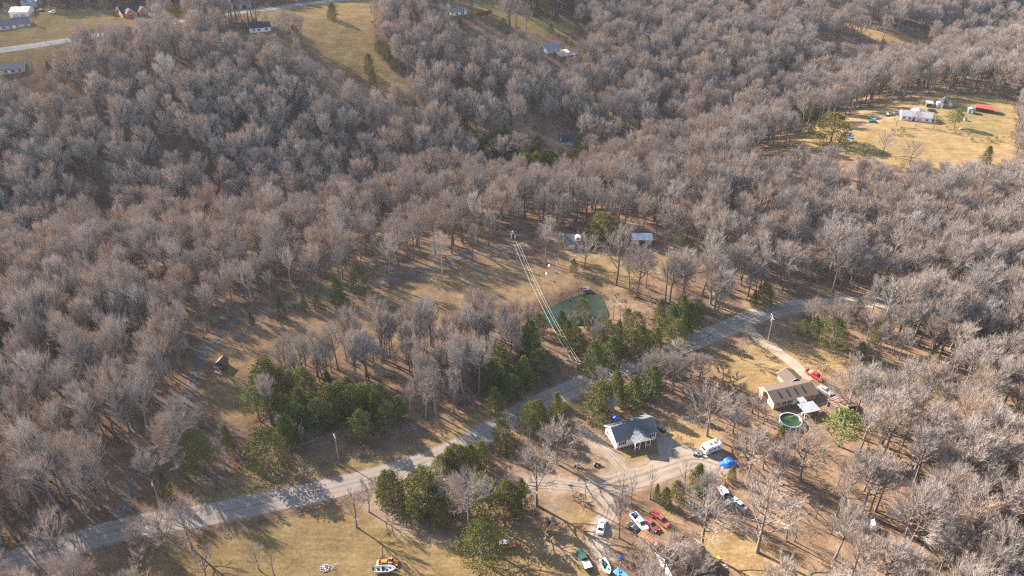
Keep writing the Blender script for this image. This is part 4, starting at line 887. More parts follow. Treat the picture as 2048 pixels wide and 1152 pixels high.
# white camper trailer
o, rz, L = frame((1410, 913), (1442, 902)); D = 2.4
r = empty('camper_trailer', o, rz, 'white camper trailer parked beside the gravel apron', 'trailer')
MB().prism([(0, .95), (.25, .55), (L, .55), (L, 2.75), (.9, 2.75), (.35, 2.2), (0, 1.6)], 'y', 0, D).build('body', MAT['white_paint'], r, bevel=.05)
for x, y, w_, d in ((.35 * L, .9, .9, .6), (.62 * L, .8, 1.0, .8), (.85 * L, 1.4, .5, .5)): MB().box(x, x + w_, y, y + d, 2.752, 2.95).build('roof_vent', MAT['steel'], r)
MB().box(.2, L - .02, -.03, -.004, 1.05, 1.22).build('stripe', MAT['steel'], r)
for t in (.25, .55, .8): window(r, t * L, 0, 1.85, .8, .55, '-y')
door(r, .4 * L, 0, .6, '-y', 'grey_siding', .7, 1.8); slabquad(MB(), [(.02, .4, 1.62), (.02, D - .4, 1.62), (.33, D - .4, 2.18), (.33, .4, 2.18)][::-1], .03).build('front_window', MAT['dark_glass'], r)
for x in (.52 * L, .52 * L + .8):
    for y in (.05, D - .05): MB().tube((x, y - .1, .33), (x, y + .1, .33), .33, n=12).build('wheel', MAT['rubber'], r)
MB().box(-1.2, .3, D / 2 - .08, D / 2 + .08, .42, .54).build('hitch', MAT['black_paint'], r); MB().tube((-.8, D / 2, -.1), (-.8, D / 2, .45), .05).build('jack', MAT['steel'], r)
occupy(o, rz, L, D, pad=1.2)

# small machines
def quad(name, mat, px, py, ang, label, cat='quad bike', s=1.0):
    p = at(px, py); r = empty(name, p, ang, label, cat); r.scale = (s, s, s); OCC.append((p.x, p.y, 2.5))
    for x in (-.62, .62):
        for y in (-.42, .42): MB().tube((x, y - .13, .28), (x, y + .13, .28), .28, n=12).build('wheel', MAT['rubber'], r)
    loft(MB(), [(-.95, .34, .45, .58, .72, .26), (-.4, .26, .40, .6, .80, .2), (.2, .22, .40, .6, .82, .18), (.9, .36, .45, .6, .76, .28)]).build('body', MAT[mat], r)
    MB().box(-.6, .1, -.15, .15, .80, .92).build('seat', MAT['black_paint'], r, bevel=.03)
    MB().tube((.42, -.38, 1.05), (.42, .38, 1.05), .025).tube((.5, 0, .75), (.42, 0, 1.05), .03).build('handlebar', MAT['steel'], r)
    for x in (-.8, .75): MB().box(x - .25, x + .25, -.3, .3, .80, .84).build('rack', MAT['steel'], r)
    return r
quad('quad_bike', 'black_paint', 1193, 931, .3, 'dark quad bike under trees left of the gravel lane'); quad('quad_bike', 'silver_paint', 1156, 934, 2.6, 'grey quad bike left of the dark one')
quad('quad_bike', 'blue_paint', 1104, 1048, 2.2, 'blue and red quad bike in the shade under trees'); quad('riding_mower', 'white_paint', 1394, 911, 2.9, 'white riding mower at the nose of the camper trailer', 'mower', 1.1)
# black buggy by the white house
p = at(1322, 861); r = empty('buggy', p, WH[1] - 1.1, 'black roofed buggy on the concrete beside the white house', 'buggy'); OCC.append((p.x, p.y, 3))
loft(MB(), [(-1.4, .62, .4, .6, .85, .55), (-.3, .70, .35, .55, .70, .6), (.6, .70, .35, .55, .75, .6), (1.45, .6, .42, .6, .85, .5)]).build('body', MAT['black_paint'], r)
cg = MB()
for y in (-.6, .6): cg.tube((.75, y, .75), (.3, y, 1.75), .04).tube((-.7, y, .75), (-.6, y, 1.75), .04).tube((.3, y, 1.75), (-.6, y, 1.75), .04)
cg.build('roll_cage', MAT['black_paint'], r); MB().box(-.68, .38, -.64, .64, 1.752, 1.80).build('roof', MAT['black_paint'], r)
for y in (-.32, .32): MB().box(-.5, .0, y - .25, y + .25, .68, .82).box(-.58, -.48, y - .25, y + .25, .68, 1.3).build('seat', MAT['steel'], r)
for x in (-.95, .98):
    for y in (-.62, .62): MB().tube((x, y - .14, .34), (x, y + .14, .34), .34, n=12).build('wheel', MAT['rubber'], r)

# orange tractor with loader
p = at(776, 1128); rz = math.pi + .02; r = empty('tractor', p, rz, 'orange tractor with front loader on the near field', 'tractor')
loft(MB(), [(.1, .34, .55, .9, 1.25, .30), (1.35, .32, .55, .85, 1.15, .28), (1.5, .26, .6, .8, 1.0, .22)]).build('hood', MAT['orange_paint'], r)
MB().box(-.9, .2, -.3, .3, .5, .78).build('chassis', MAT['black_paint'], r); MB().box(-.65, -.2, -.25, .25, .95, 1.08).box(-.72, -.6, -.25, .25, 1.0, 1.45).build('seat', MAT['black_paint'], r)
for s in (-1, 1):
    w = MB().tube((-.65, s * .45, .62), (-.65, s * .82, .62), .62, n=18).build('wheel', MAT['rubber'], r); MB().tube((-.65, s * .80, .62), (-.65, s * .85, .62), .3, n=12).build('rim', MAT['orange_paint'], w)
    w = MB().tube((1.15, s * .42, .38), (1.15, s * .68, .38), .38, n=14).build('wheel', MAT['rubber'], r); MB().tube((1.15, s * .66, .38), (1.15, s * .71, .38), .2, n=10).build('rim', MAT['orange_paint'], w)
    MB().box(-1.15, -.15, s * .62 - .18, s * .62 + .18, 1.2, 1.27).build('fender', MAT['orange_paint'], r)
    MB().tube((.1, s * .5, 1.15), (1.5, s * .5, .95), .07).tube((1.5, s * .5, .95), (2.1, s * .5, .35), .07).build('loader_arm', MAT['orange_paint'], r)
    MB().tube((-1.0, s * .5, .8), (-1.0, s * .5, 2.2), .04).build('roll_bar', MAT['black_paint'], r)
MB().prism([(2.0, .15), (2.7, .12), (2.1, .75), (2.0, .75)], 'y', -.85, .85).build('bucket', MAT['rust_strip'], r)
MB().tube((-1.0, -.5, 2.2), (-1.0, .5, 2.2), .04).build('roll_bar', MAT['black_paint'], r)
MB().tube((.15, 0, 1.2), (-.15, 0, 1.5), .03).ball((-.15, 0, 1.52), .2, .2, .04).build('steering_wheel', MAT['black_paint'], r)
MB().box(-2.2, -1.3, -.8, .8, .3, .42).box(-2.25, -2.15, -.8, .8, .05, .5).box(-1.35, -.9, -.1, .1, .4, .6).build('box_blade', MAT['orange_paint'], r)

# boats
def boat(name, px, py, ang, mat, inner, label, L=4.8, dz=.55, motor=True):
    p = at(px, py); r = empty(name, (p.x, p.y, p.z + dz), ang, label, 'boat'); OCC.append((p.x, p.y, 4))
    st = [(-L / 2, .80, .10, .72), (-L / 4, .95, .0, .72), (L / 6, .95, .0, .76), (L / 3, .70, .08, .82), (L / 2 * .92, .28, .30, .88), (L / 2, .04, .5, .9)]
    V = []
    for x, hw, zk, zg in st: V += [(x, -hw, zg), (x, -hw * .8, zk + .1), (x, 0, zk), (x, hw * .8, zk + .1), (x, hw, zg), (x, hw - min(.1, hw * .6), zg), (x, 0, zk + .22), (x, -hw + min(.1, hw * .6), zg)]
    n = 8; Fc = [tuple(range(n)), tuple(range((len(st) - 1) * n + n - 1, (len(st) - 1) * n - 1, -1))]
    for i in range(len(st) - 1):
        for j in range(n): a = i * n + j; b = i * n + (j + 1) % n; Fc.append((a, a + n, b + n, b))
    MB().add(V, Fc).build('hull', MAT[mat], r)
    MB().box(-L / 2 + .1, L / 6, -.72, .72, .30, .36).build('deck', MAT[inner], r)
    MB().prism([(-.0, -.62), (L * .22, -.42), (L * .22, .42), (0, .62)], 'z', .60, .68).build('foredeck', MAT[inner], r, loc=(L / 6, 0, 0))
    for x, y in ((-1.5, 0), (-.4, -.38), (-.4, .38), (.5, -.38)): MB().box(x - .25, x + .2, y - .25, y + .25, .36, .66).box(x - .3, x - .22, y - .25, y + .25, .36, 1.0).build('seat', MAT['black_paint'], r)
    MB().box(.75, 1.05, .1, .6, .36, 1.0).build('console', MAT['steel'], r)
    if motor: MB().box(-L / 2 - .5, -L / 2 - .05, -.2, .2, .55, 1.15).box(-L / 2 - .35, -L / 2 - .2, -.08, .08, -.1, .55).build('outboard_motor', MAT['black_paint'], r)
    return r, p
b1, p = boat('fishing_boat', 771, 1144, .05, 'silver_paint', 'steel', 'grey open fishing boat with black seats beside the tractor')
q = empty('boat_trailer', p, .05, 'low metal trailer under the grey fishing boat', 'trailer')
MB().box(-2.2, 2.2, -.75, -.65, .42, .5).box(-2.2, 2.2, .65, .75, .42, .5).box(-2.0, -1.9, -.65, .65, .42, .5).box(.4, .5, -.65, .65, .42, .5).build('frame', MAT['steel'], q)
MB().tube((2.1, -.6, .46), (3.6, 0, .46), .05).tube((2.1, .6, .46), (3.6, 0, .46), .05).build('tongue', MAT['steel'], q)
for s in (-1, 1): MB().tube((-.7, s * .85 - .09, .3), (-.7, s * .85 + .09, .3), .3, n=12).build('wheel', MAT['rubber'], q); MB().box(-1.1, -.3, s * .85 - .12, s * .85 + .12, .62, .66).build('fender', MAT['steel'], q)
for x in (-1.6, 1.2): MB().box(x - .05, x + .05, -.5, .5, .5, .68).build('bunk', MAT['dark_wood'], q)
boat('teal_boat', 1211, 1136, -1.30, 'white_paint', 'teal_paint', 'white boat with teal inside lying beside the green pickup', 4.6, .05, False)
boat('rowing_boat', 1172, 580, .1, 'grey_wood', 'dark_wood', 'small grey boat drawn up at the far bank of the pond', 2.9, .0, False)

# crumpled tarps and heaps
def heap(name, px, py, lx, ly, h, rz, mat, label, cat, seed, nx=22, ny=16):
    p = at(px, py); r_ = np.random.default_rng(seed); ph = r_.uniform(0, 6.28, 8); V = []; OCC.append((p.x, p.y, max(lx, ly) * .55 + 1))
    for j in range(ny):
        for i in range(nx):
            u, v = i / (nx - 1) * 2 - 1, j / (ny - 1) * 2 - 1
            e = max(0, 1 - abs(u) ** 3.0) * max(0, 1 - abs(v) ** 3.0)
            z = h * e ** .5 * (0.72 + .2 * math.sin(3.1 * u + ph[0]) + .17 * math.cos(4.3 * v + ph[1] + u * 2)) + .07 * e * math.sin(13 * u + 5 * v + ph[2]) + .05 * e * math.sin(21 * v - 7 * u + ph[3])
            V.append((u * lx / 2 * (1 + .05 * math.sin(7 * v + ph[4])), v * ly / 2 * (1 + .06 * math.sin(6 * u + ph[5])), z - .06))
    Fc = [(j * nx + i, j * nx + i + 1, (j + 1) * nx + i + 1, (j + 1) * nx + i) for j in range(ny - 1) for i in range(nx - 1)]
    k = len(V); V += [(0, 0, -.35)]; rim = [i for i in range(nx)] + [j * nx + nx - 1 for j in range(1, ny)] + [(ny - 1) * nx + i for i in range(nx - 2, -1, -1)] + [j * nx for j in range(ny - 2, 0, -1)]
    Fc += [(rim[(i + 1) % len(rim)], rim[i], k) for i in range(len(rim))]
    ob = MB().add(V, Fc).build(name, MAT[mat], None, smooth=False, loc=p, rot=(0, 0, rz)); return tag(ob, label, cat)
heap('tarp_covered_pile', 1454, 927, 4.6, 3.0, 1.25, .45, 'tarp_blue', 'crumpled bright blue tarp over a pile by the gravel', 'tarp', 3)
heap('dirt_pile', 1408, 916, 2.2, 1.4, .5, .2, 'grey_wood', 'grey junk heap between camper trailer and gravel', 'heap', 5, 12, 9)
heap('junk_heap', 1434, 1118, 2.0, 1.2, .5, .5, 'yellow_plastic', 'yellow junk heap on the grass of the lower right yard', 'heap', 6, 12, 9)
heap('rubble_heap', 1452, 1132, 1.8, 1.3, .45, .9, 'stone', 'grey rubble heap beside the yellow junk heap', 'heap', 7, 12, 9)
heap('tarp_bundle', 1240, 1117, 1.6, 1.0, .5, .3, 'tarp_blue', 'small blue bundle on the ground above the blue car', 'bundle', 8, 12, 9)
# round tank
p = at(1413, 1112); t = empty('water_tank', p, 0, 'small round green tank beside the brown red roofed house', 'tank'); MB().tube((0, 0, -.2), (0, 0, .8), .8, n=18).build('drum', MAT['teal_paint'], t); MB().ball((0, 0, .8), .8, .8, .35, 18, 6).build('lid', MAT['teal_paint'], t)
# fire ring with rubbish and cut brush
p = at(650, 1137); t = empty('fire_pit', p, 0, 'fire ring full of white and blue rubbish on the near field', 'fire pit'); OCC.append((p.x, p.y, 4))
for k in range(11):
    a = k * 2 * math.pi / 11; MB().ball((.95 * math.cos(a), .95 * math.sin(a), .12), .27, .2, .2, 7, 4).build('stone', MAT['stone'], t, rot=(0, 0, 0))
for k, (x, y, m, s) in enumerate(((-.3, .2, 'white_trim', .5), (.3, .35, 'tarp_blue', .35), (.1, -.35, 'white_trim', .4), (-.5, -.3, 'steel', .3), (.5, -.1, 'red_paint', .25))):
    MB().box(x - s / 2, x + s / 2, y - s * .35, y + s * .35, .02, .15 + s * .6).build('rubbish', MAT[m], t, bevel=.04)
rr = random.Random(4); p2 = at(664, 1137); t = empty('brush_pile', p2, 0, 'loose pile of cut branches right of the fire ring', 'brush pile')
for k in range(26):
    a = rr.uniform(0, 6.28); x, y = rr.gauss(0, .8), rr.gauss(0, .6); l = rr.uniform(.6, 1.5)
    MB().tube((x, y, rr.uniform(.02, .3)), (x + l * math.cos(a), y + l * math.sin(a), rr.uniform(.02, .6)), .03, .012, 4).build('branch', MAT['grey_wood'], t)
# children's things under the trees
p = at(1080, 1040); t = empty('slide', p, .6, 'yellow plastic slide under the trees', 'slide')
MB().hexa([(-.1, -.25, 1.2), (1.7, -.25, .1), (1.7, .25, .1), (-.1, .25, 1.2), (-.1, -.25, 1.28), (1.7, -.25, .18), (1.7, .25, .18), (-.1, .25, 1.28)]).build('chute', MAT['yellow_plastic'], t)
MB().tube((-.1, -.25, 0), (-.1, -.25, 1.25), .04).tube((-.1, .25, 0), (-.1, .25, 1.25), .04).tube((-.1, -.25, .4), (-.1, .25, .4), .03).tube((-.1, -.25, .8), (-.1, .25, .8), .03).build('ladder', MAT['blue_paint'], t)
p = at(1084, 1072); t = empty('ladder', p, .35, 'pale blue ladder lying on the ground in tree shade', 'ladder')
for s in (-.22, .22): MB().box(-1.4, 1.4, s - .04, s + .04, .05, .13).build('rail', MAT['pool_blue'], t)
for k in range(8): MB().box(-1.25 + k * .35, -1.19 + k * .35, -.18, .18, .07, .11).build('rung', MAT['pool_blue'], t)
# pink flag on a short pole
p = at(1118, 962); t = empty('flag', p, .3, 'small pink and white flag on a post by the dirt drive', 'flag'); MB().tube((0, 0, -.2), (0, 0, 2.2), .04).build('pole', MAT['white_trim'], t)
for k in range(5): MB().box(.045, .95, -.02 + .012 * math.sin(k), .02, 1.5 + k * .13, 1.63 + k * .13).build('stripe', MAT['pink_cloth' if k % 2 == 0 else 'white_trim'], t)
# mailbox
p = at(871, 942); t = empty('mailbox', p, .4, 'white mailbox where the dirt drive meets the road', 'mailbox'); MB().box(-.05, .05, -.05, .05, -.2, 1.05).build('post', MAT['white_trim'], t)
MB().prism([(-.12, 1.052), (.12, 1.052), (.12, 1.22), (.07, 1.32), (-.07, 1.32), (-.12, 1.22)], 'x', -.28, .28).build('box', MAT['white_paint'], t)
# birdhouse poles and dark boulder on the slope
for (px, py, lab) in ((1093, 557, 'white birdhouse on a thin pole on the meadow'), (1098, 541, 'smaller white birdhouse on a pole above the first')):
    p = at(px, py); t = empty('birdhouse', p, .2, lab, 'birdhouse'); MB().tube((0, 0, -.2), (0, 0, 1.7), .035).build('pole', MAT['steel'], t)
    MB().prism([(-.3, 1.702), (.3, 1.702), (.3, 2.05), (0, 2.35), (-.3, 2.05)], 'y', -.25, .25).build('box', MAT['white_paint'], t)
    MB().prism([(-.38, 2.03), (0, 2.40), (.38, 2.03), (.38, 2.08), (0, 2.45), (-.38, 2.08)], 'y', -.3, .3).build('roof', MAT['white_trim'], t)
p = at(1142, 522); tag(MB().ball((0, 0, .25), .8, .6, .5, 9, 6).build('boulder', MAT['stone'], None, loc=p), 'dark boulder on the lawn below the cottage', 'boulder')
# farm yard odds
p = at(1930, 241); t = empty('well_house', p, .1, 'small dark well house on the green farm lawn', 'well house'); MB().box(-.7, .7, -.6, .6, -.2, 1.1).build('wall', MAT['concrete_block'], t); MB().prism([(-.85, 1.102), (.85, 1.102), (0, 1.7)], 'y', -.75, .75).build('roof', MAT['navy_shingle'], t)
p = at(1921, 258); tag(MB().box(-.6, .6, -.4, .4, -.1, .6).build('propane_tank', MAT['white_paint'], None, bevel=.2, loc=p), 'white tank on the farm lawn', 'tank')
# fence across the farm lawn
fa, fb_ = at(1932, 252), at(2024, 268); d = fb_ - fa; n = 20; t = empty('wire_fence', fa, 0, 'thin wire fence crossing the gold farm lawn', 'fence')
for k in range(n + 1):
    q = fa + d * (k / n); z = float(terr(q.x, q.y)) - fa.z; MB().tube((q.x - fa.x, q.y - fa.y, z - .3), (q.x - fa.x, q.y - fa.y, z + 1.3), .06, n=5).build('post', MAT['pole_wood'], t)
for hz in (.5, .9, 1.2):
    w = MB()
    for k in range(n):
        a, b = fa + d * (k / n), fa + d * ((k + 1) / n); w.tube((a.x - fa.x, a.y - fa.y, float(terr(a.x, a.y)) - fa.z + hz), (b.x - fa.x, b.y - fa.y, float(terr(b.x, b.y)) - fa.z + hz), .012, n=3)
    w.build('wire', MAT['steel'], t)

# ------------------------------------------------------------------ power poles and wires
def height_to(px_, py_top, p):
    lo, hi = 0.0, 40.0
    for _ in range(40):
        m = (lo + hi) / 2; y = proj(p.x, p.y, p.z + m)[1]
        if y > py_top: lo = m
        else: hi = m
    return lo
POLES = {}
def upole(key, px, py, top, rz, label, arm=True, can=False, lamp=False):
    p = at(px, py); h = max(6.0, height_to(px, top, p)); t = empty('power_pole', p, rz, label, 'power pole', 'power poles'); OCC.append((p.x, p.y, 1.6))
    MB().tube((0, 0, -1), (0, 0, h), .17, .11, 8).build('pole', MAT['pole_wood'], t)
    pts = [(0, 0, h + .35)]
    if arm:
        MB().box(-1.15, 1.15, .10, .22, h - .75, h - .62).build('crossarm', MAT['pole_wood'], t); pts = [(-1.05, .16, h - .45), (0, 0, h + .2), (1.05, .16, h - .45)]
    for q in pts: MB().tube((q[0], q[1], q[2] - .2), q, .06, .04, 6).build('insulator', MAT['concrete_block'], t)
    if can: MB().tube((.33, 0, h - 2.3), (.33, 0, h - 1.4), .24, n=10).build('transformer', MAT['silver_paint'], t)
    if lamp: MB().tube((0, 0, h - .3), (.8, 0, h + .1), .03).ball((.95, 0, h + .05), .2, .14, .1, 8, 5).build('lamp_head', MAT['white_trim'], t)
    M_ = Matrix.Translation(p) @ Matrix.Rotation(rz, 4, 'Z'); POLES[key] = [M_ @ Vector(q) for q in pts] + [M_ @ Vector((0, .1, h - 2.4))]
    return t
def dir_(a, b): d = at(*b) - at(*a); return math.atan2(d.y, d.x) + math.pi / 2
upole('A', 1033, 524, 486, dir_((1153, 757), (1033, 524)), 'weathered power pole at the top of the bright wires')
upole('B', 1152, 757, 724, dir_((1153, 757), (1033, 524)), 'grey power pole at the road end of the bright wires', can=True)
upole('C', 677, 919, 868, dir_((677, 919), (1152, 757)), 'pale power pole in front of the cedar wood by the road')
upole('D', 1535, 686, 632, dir_((1152, 757), (1535, 686)), 'leaning power pole beside the concrete driveway', can=True, lamp=True)
upole('E', 1169, 1012, 962, .3, 'power pole beside the dirt drive junction', can=True)
upole('F', 1172, 873, 846, .3, 'short service pole left of the white house', arm=False)
upole('G', 1237, 1160, 1128, .3, 'service pole behind the blue car at the bottom edge', arm=False)
upole('H', 1122, 291, 265, .3, 'power pole beside the dark house on the bare track', arm=True)
upole('I', 1640, 762, 742, .3, 'thin lamp pole behind the red pickup', arm=False, lamp=True)
upole('J', 322, 1016, 962, dir_((322, 1016), (677, 919)), 'power pole among trees left of the pale pole')
def wire(a, b, sag, label, group, rad=.035, mat='wire_metal'):
    n = 18; pts = [a + (b - a) * (k / n) - Vector((0, 0, sag * 4 * (k / n) * (1 - k / n))) for k in range(n + 1)]
    mb = MB()
    for k in range(n): mb.tube(pts[k] - a, pts[k + 1] - a, rad, n=4, caps=False)
    tag(mb.build('power_line', MAT[mat], None, loc=a), label, 'power line', group)
for k, s in enumerate(('left', 'middle', 'right')): wire(POLES['A'][k], POLES['B'][k], 2.2, s + ' bright wire running down past the pond', 'bright wires past the pond', .015)
wire(POLES['A'][3], POLES['B'][3], 2.8, 'lowest dull wire running down past the pond', 'bright wires past the pond', .03, 'steel')
for a, b, nm in (('J', 'C', 'left of the pale roadside pole'), ('C', 'B', 'along the cedar wood edge'), ('B', 'D', 'across the cedars to the driveway pole')):
    for k, s in enumerate(('left', 'middle', 'right')): wire(POLES[a][k], POLES[b][k], 1.6, s + ' thin roadside wire ' + nm, 'roadside wires', .010, 'rubber')
wire(POLES['C'][3], POLES['E'][1], 2.5, 'thin wire crossing the road to the dirt drive pole', 'service wires', .012, 'rubber')
wire(POLES['E'][3], POLES['F'][0], 1.2, 'thin wire between dirt drive pole and white house pole', 'service wires', .012, 'rubber')
wire(POLES['E'][1], POLES['G'][0], 1.5, 'thin wire from dirt drive pole down to the bottom edge', 'service wires', .012, 'rubber')
wire(POLES['D'][3], POLES['I'][0], 1.5, 'thin wire from driveway pole to the brick house yard', 'service wires', .012, 'rubber')
# ------------------------------------------------------------------ labels told by the nearest landmark
LANDMARKS = [('the dark cabin', 442, 735), ('the white house', 1270, 870), ('the brick ranch house', 1585, 795), ('the rusty shed', 1685, 810), ('the green pond', 1150, 615), ('the grey cottage', 1155, 480), ('the metal roofed shed', 1284, 475),
    ('the blue tarp', 1454, 925), ('the white camper', 1420, 900), ('the bright red pickup', 1628, 752), ('the orange off-roader', 1010, 1092), ('the orange tractor', 776, 1125), ('the white sedan', 1202, 1056), ('the flatbed truck', 1320, 1042),
    ('the pale roadside pole', 675, 900), ('the driveway pole', 1538, 665), ('the dirt drive pole', 1170, 990), ('the foot of the bright wires', 1152, 745), ('the head of the bright wires', 1033, 505), ('the pool', 1580, 842), ('the green pickup', 1167, 1122),
    ('the mailbox', 871, 940), ('the white pickup under trees', 1448, 992), ('the small white wood shed', 1746, 1058), ('the brown roofed house', 1370, 1120), ('the bend of the gravel track', 430, 680), ('the mouth of the gravel track', 230, 1040),
    ('the farmhouse', 1830, 235), ('the red roofed barn', 1968, 218), ('the dark house on the bare track', 1135, 280), ('the grey wood house', 1108, 95), ('the gold field', 690, 90), ('the brick home', 268, 25), ('the dark blue roofed ranch', 30, 50),
    ('the far bend of the road', 1600, 612), ('the concrete driveway', 1560, 710), ('the far green lawn', 1110, 55), ('the fire ring', 652, 1135), ('the dirt drive mouth', 850, 925), ('the highway', 60, 95), ('the left white barked tree', 150, 500), ('the lower right white barked tree', 1872, 1010), ('the high right white barked tree', 1930, 885), ('the long barn', 480, 14)]
PENDING = []
def pend(o, look, px, py, group): o['group'] = group; PENDING.append((o, look, px, py)); return o
ORD = ['closest', 'second closest', 'third closest', 'fourth closest', 'fifth closest', 'sixth closest', 'seventh closest', 'eighth closest'] + [w + ' closest' for w in 'ninth tenth eleventh twelfth thirteenth fourteenth fifteenth sixteenth seventeenth eighteenth nineteenth twentieth twenty-first twenty-second twenty-third twenty-fourth twenty-fifth twenty-sixth twenty-seventh twenty-eighth'.split()]
def settle_labels():
    by = {}
    for o, look, px, py in PENDING:
        d = [(math.hypot(px - x, 1.3 * (py - y)), n, x, y) for n, x, y in LANDMARKS]; dd, n, x, y = min(d)
        dx, dy = px - x, 1.3 * (py - y)
        side = ('left of' if dx < 0 else 'right of') if abs(dx) > abs(dy) else ('behind' if dy < 0 else 'in front of')
        by.setdefault((look, side, n), []).append((dd, o))
    for (look, side, n), L_ in by.items():
        L_.sort(key=lambda q: q[0])
        for k, (dd, o) in enumerate(L_):
            if k < len(ORD): o['label'] = '%s, %s %s %s' % (look, ORD[k], side, n)
            else: o['label'] = '%s farther %s %s' % (look, side, n); o['group'] = 'trees deeper in the wood %s %s' % (side, n)

def hand(kinds, name, cat, look, px, base, top, wide=1.0, k=None, occ=2.6, label=None, group=None, vary=True):
    p = at(px, base); H = height_to(px, top, p); H = max(2.0, H)
    kd = kinds[k if k is not None else int(RNG.integers(0, len(kinds)))]
    e = plant(kd, p.x, p.y, H, label, name, cat, group, wide=wide)
    OCC.append((p.x, p.y, occ))
    if label is None: pend(e, look, px, base, group)
    return e

def cedars(rows, look='dark green cedar', wide=1.0, group='cedars and other evergreens'):
    for row in rows:
        px, base, top = row[:3]; w = row[3] if len(row) > 3 else wide
        hand(CEDAR, 'cedar_tree', 'tree', look, px, base, top, w * RNG.uniform(.85, 1.12), group=group, occ=1.7)
# beside the road, left
cedars([(397, 938, 864, 1.0), (335, 990, 944, .95), (540, 940, 862, .9), (577, 892, 830, 1.0), (462, 905, 852, .6)])
# the cedar wood
cedars([(540, 795, 722), (565, 800, 735), (612, 800, 740), (605, 838, 775), (664, 838, 770), (640, 858, 800), (682, 830, 765), (710, 838, 772), (735, 830, 768), (752, 846, 782), (762, 822, 770),
    (700, 812, 756), (725, 880, 822), (596, 862, 806), (660, 792, 742), (570, 845, 790), (772, 858, 808), (798, 838, 792)], 'tall dark cedar')
hand(PINE, 'pine_tree', 'tree', '', 520, 842, 776, .95, 0, label='pale yellow green pine at the left end of the cedar wood', group='cedars and other evergreens')
# meadow edge and the ridge
cedars([(700, 676, 624, .75), (678, 610, 556, .8), (565, 640, 588, .7), (610, 622, 585, .7), (636, 618, 590, .7), (720, 590, 535, .9), (505, 650, 622, .7)], 'small dark cedar')
# middle: beside the wire clearing
cedars([(1000, 762, 690), (985, 788, 722), (1046, 776, 712), (1060, 718, 640), (1052, 690, 650), (990, 830, 775), (1075, 752, 700), (1022, 800, 752), (1072, 662, 625)], 'slim dark cedar')
# right of the wires, pond to road
cedars([(1122, 668, 622), (1135, 690, 640), (1162, 640, 598), (1150, 700, 655), (1186, 748, 682, 1.2), (1212, 700, 640), (1222, 732, 672, 1.1), (1262, 712, 660, 1.1), (1280, 700, 650), (1235, 690, 640), (1270, 672, 625), 
    (1318, 650, 598, .8), (1340, 672, 612), (1360, 660, 590, .9), (1376, 660, 606, .9), (1350, 690, 640), (1310, 700, 655), (1395, 640, 598, .8), (1180, 662, 628, .8), (1255, 648, 618, .7), (1196, 690, 650)], 'olive green cedar')
# right of the road
cedars([(1526, 612, 566, 1.2), (1506, 614, 580, .9), (1660, 694, 636, 1.25), (1690, 640, 604, .8), (1712, 632, 600, .8), (1766, 668, 622, .9), (1800, 652, 608, .8), (1822, 660, 622, .9), (1748, 690, 646), (1625, 676, 634, .9), (1602, 668, 640, .9), (1640, 650, 616, .8), (1925, 728, 680, .7), (1992, 740, 695), (2012, 720, 675), (2036, 740, 680),
    (2000, 778, 738), (2032, 760, 715), (1984, 582, 546, 1.2), (1998, 575, 540), (2030, 580, 548), (1945, 742, 706), (1880, 790, 755, .8), (2010, 1128, 1060, 1.2), (2040, 1140, 1062, 1.2), (1996, 1100, 1040), (2034, 1075, 1020), (1985, 800, 766), (1945, 690, 660, .7), (1862, 720, 690, .8), (1718, 718, 684)], 'dark cedar among bare trees')
hand(PINE, 'pine_tree', 'tree', '', 1676, 892, 822, 1.3, 1, occ=3.5, label='broad bright green pine below the rusty shed', group='cedars and other evergreens')
# near clumps
cedars([(782, 1002, 944, 1.1), (852, 1018, 945, 1.1), (870, 1028, 975), (836, 1042, 990), (880, 1052, 1010), (768, 990, 952, .9), (846, 985, 934)], 'dense roadside evergreen')
cedars([(964, 1034, 948, 1.25), (1042, 1020, 958, .95), (1016, 1016, 962, .9), (1030, 1032, 985)], 'stout dark cedar')
hand(CEDAR, 'cedar_tree', 'tree', '', 964, 1124, 1048, 1.15, 4, occ=4, label='round olive cedar standing alone left of the orange off-roader', group='cedars and other evergreens')
cedars([(900, 948, 896), (886, 952, 912), (922, 945, 892), (942, 938, 888), (962, 930, 882, 1.2), (1010, 912, 884, 1.1), (1004, 890, 838, .9), (1062, 862, 806), (1075, 850, 800), (1112, 838, 784, .9), (910, 930, 890)], 'roadside cedar')
cedars([(1196, 836, 764, 1.0), (1216, 822, 770), (1240, 812, 776), (1266, 812, 752, 1.2), (1302, 796, 732, 1.2), (1286, 788, 750), (1232, 786, 740), (1182, 820, 785, .8)], 'bushy dark cedar')
cedars([(1392, 982, 928, 1.15), (1410, 988, 950), (1462, 960, 932, .9), (1330, 1010, 975, .9), (1312, 1000, 968, .9), (1560, 880, 850, .8), (1352, 996, 962, .9)], 'green cedar bush in the yards')
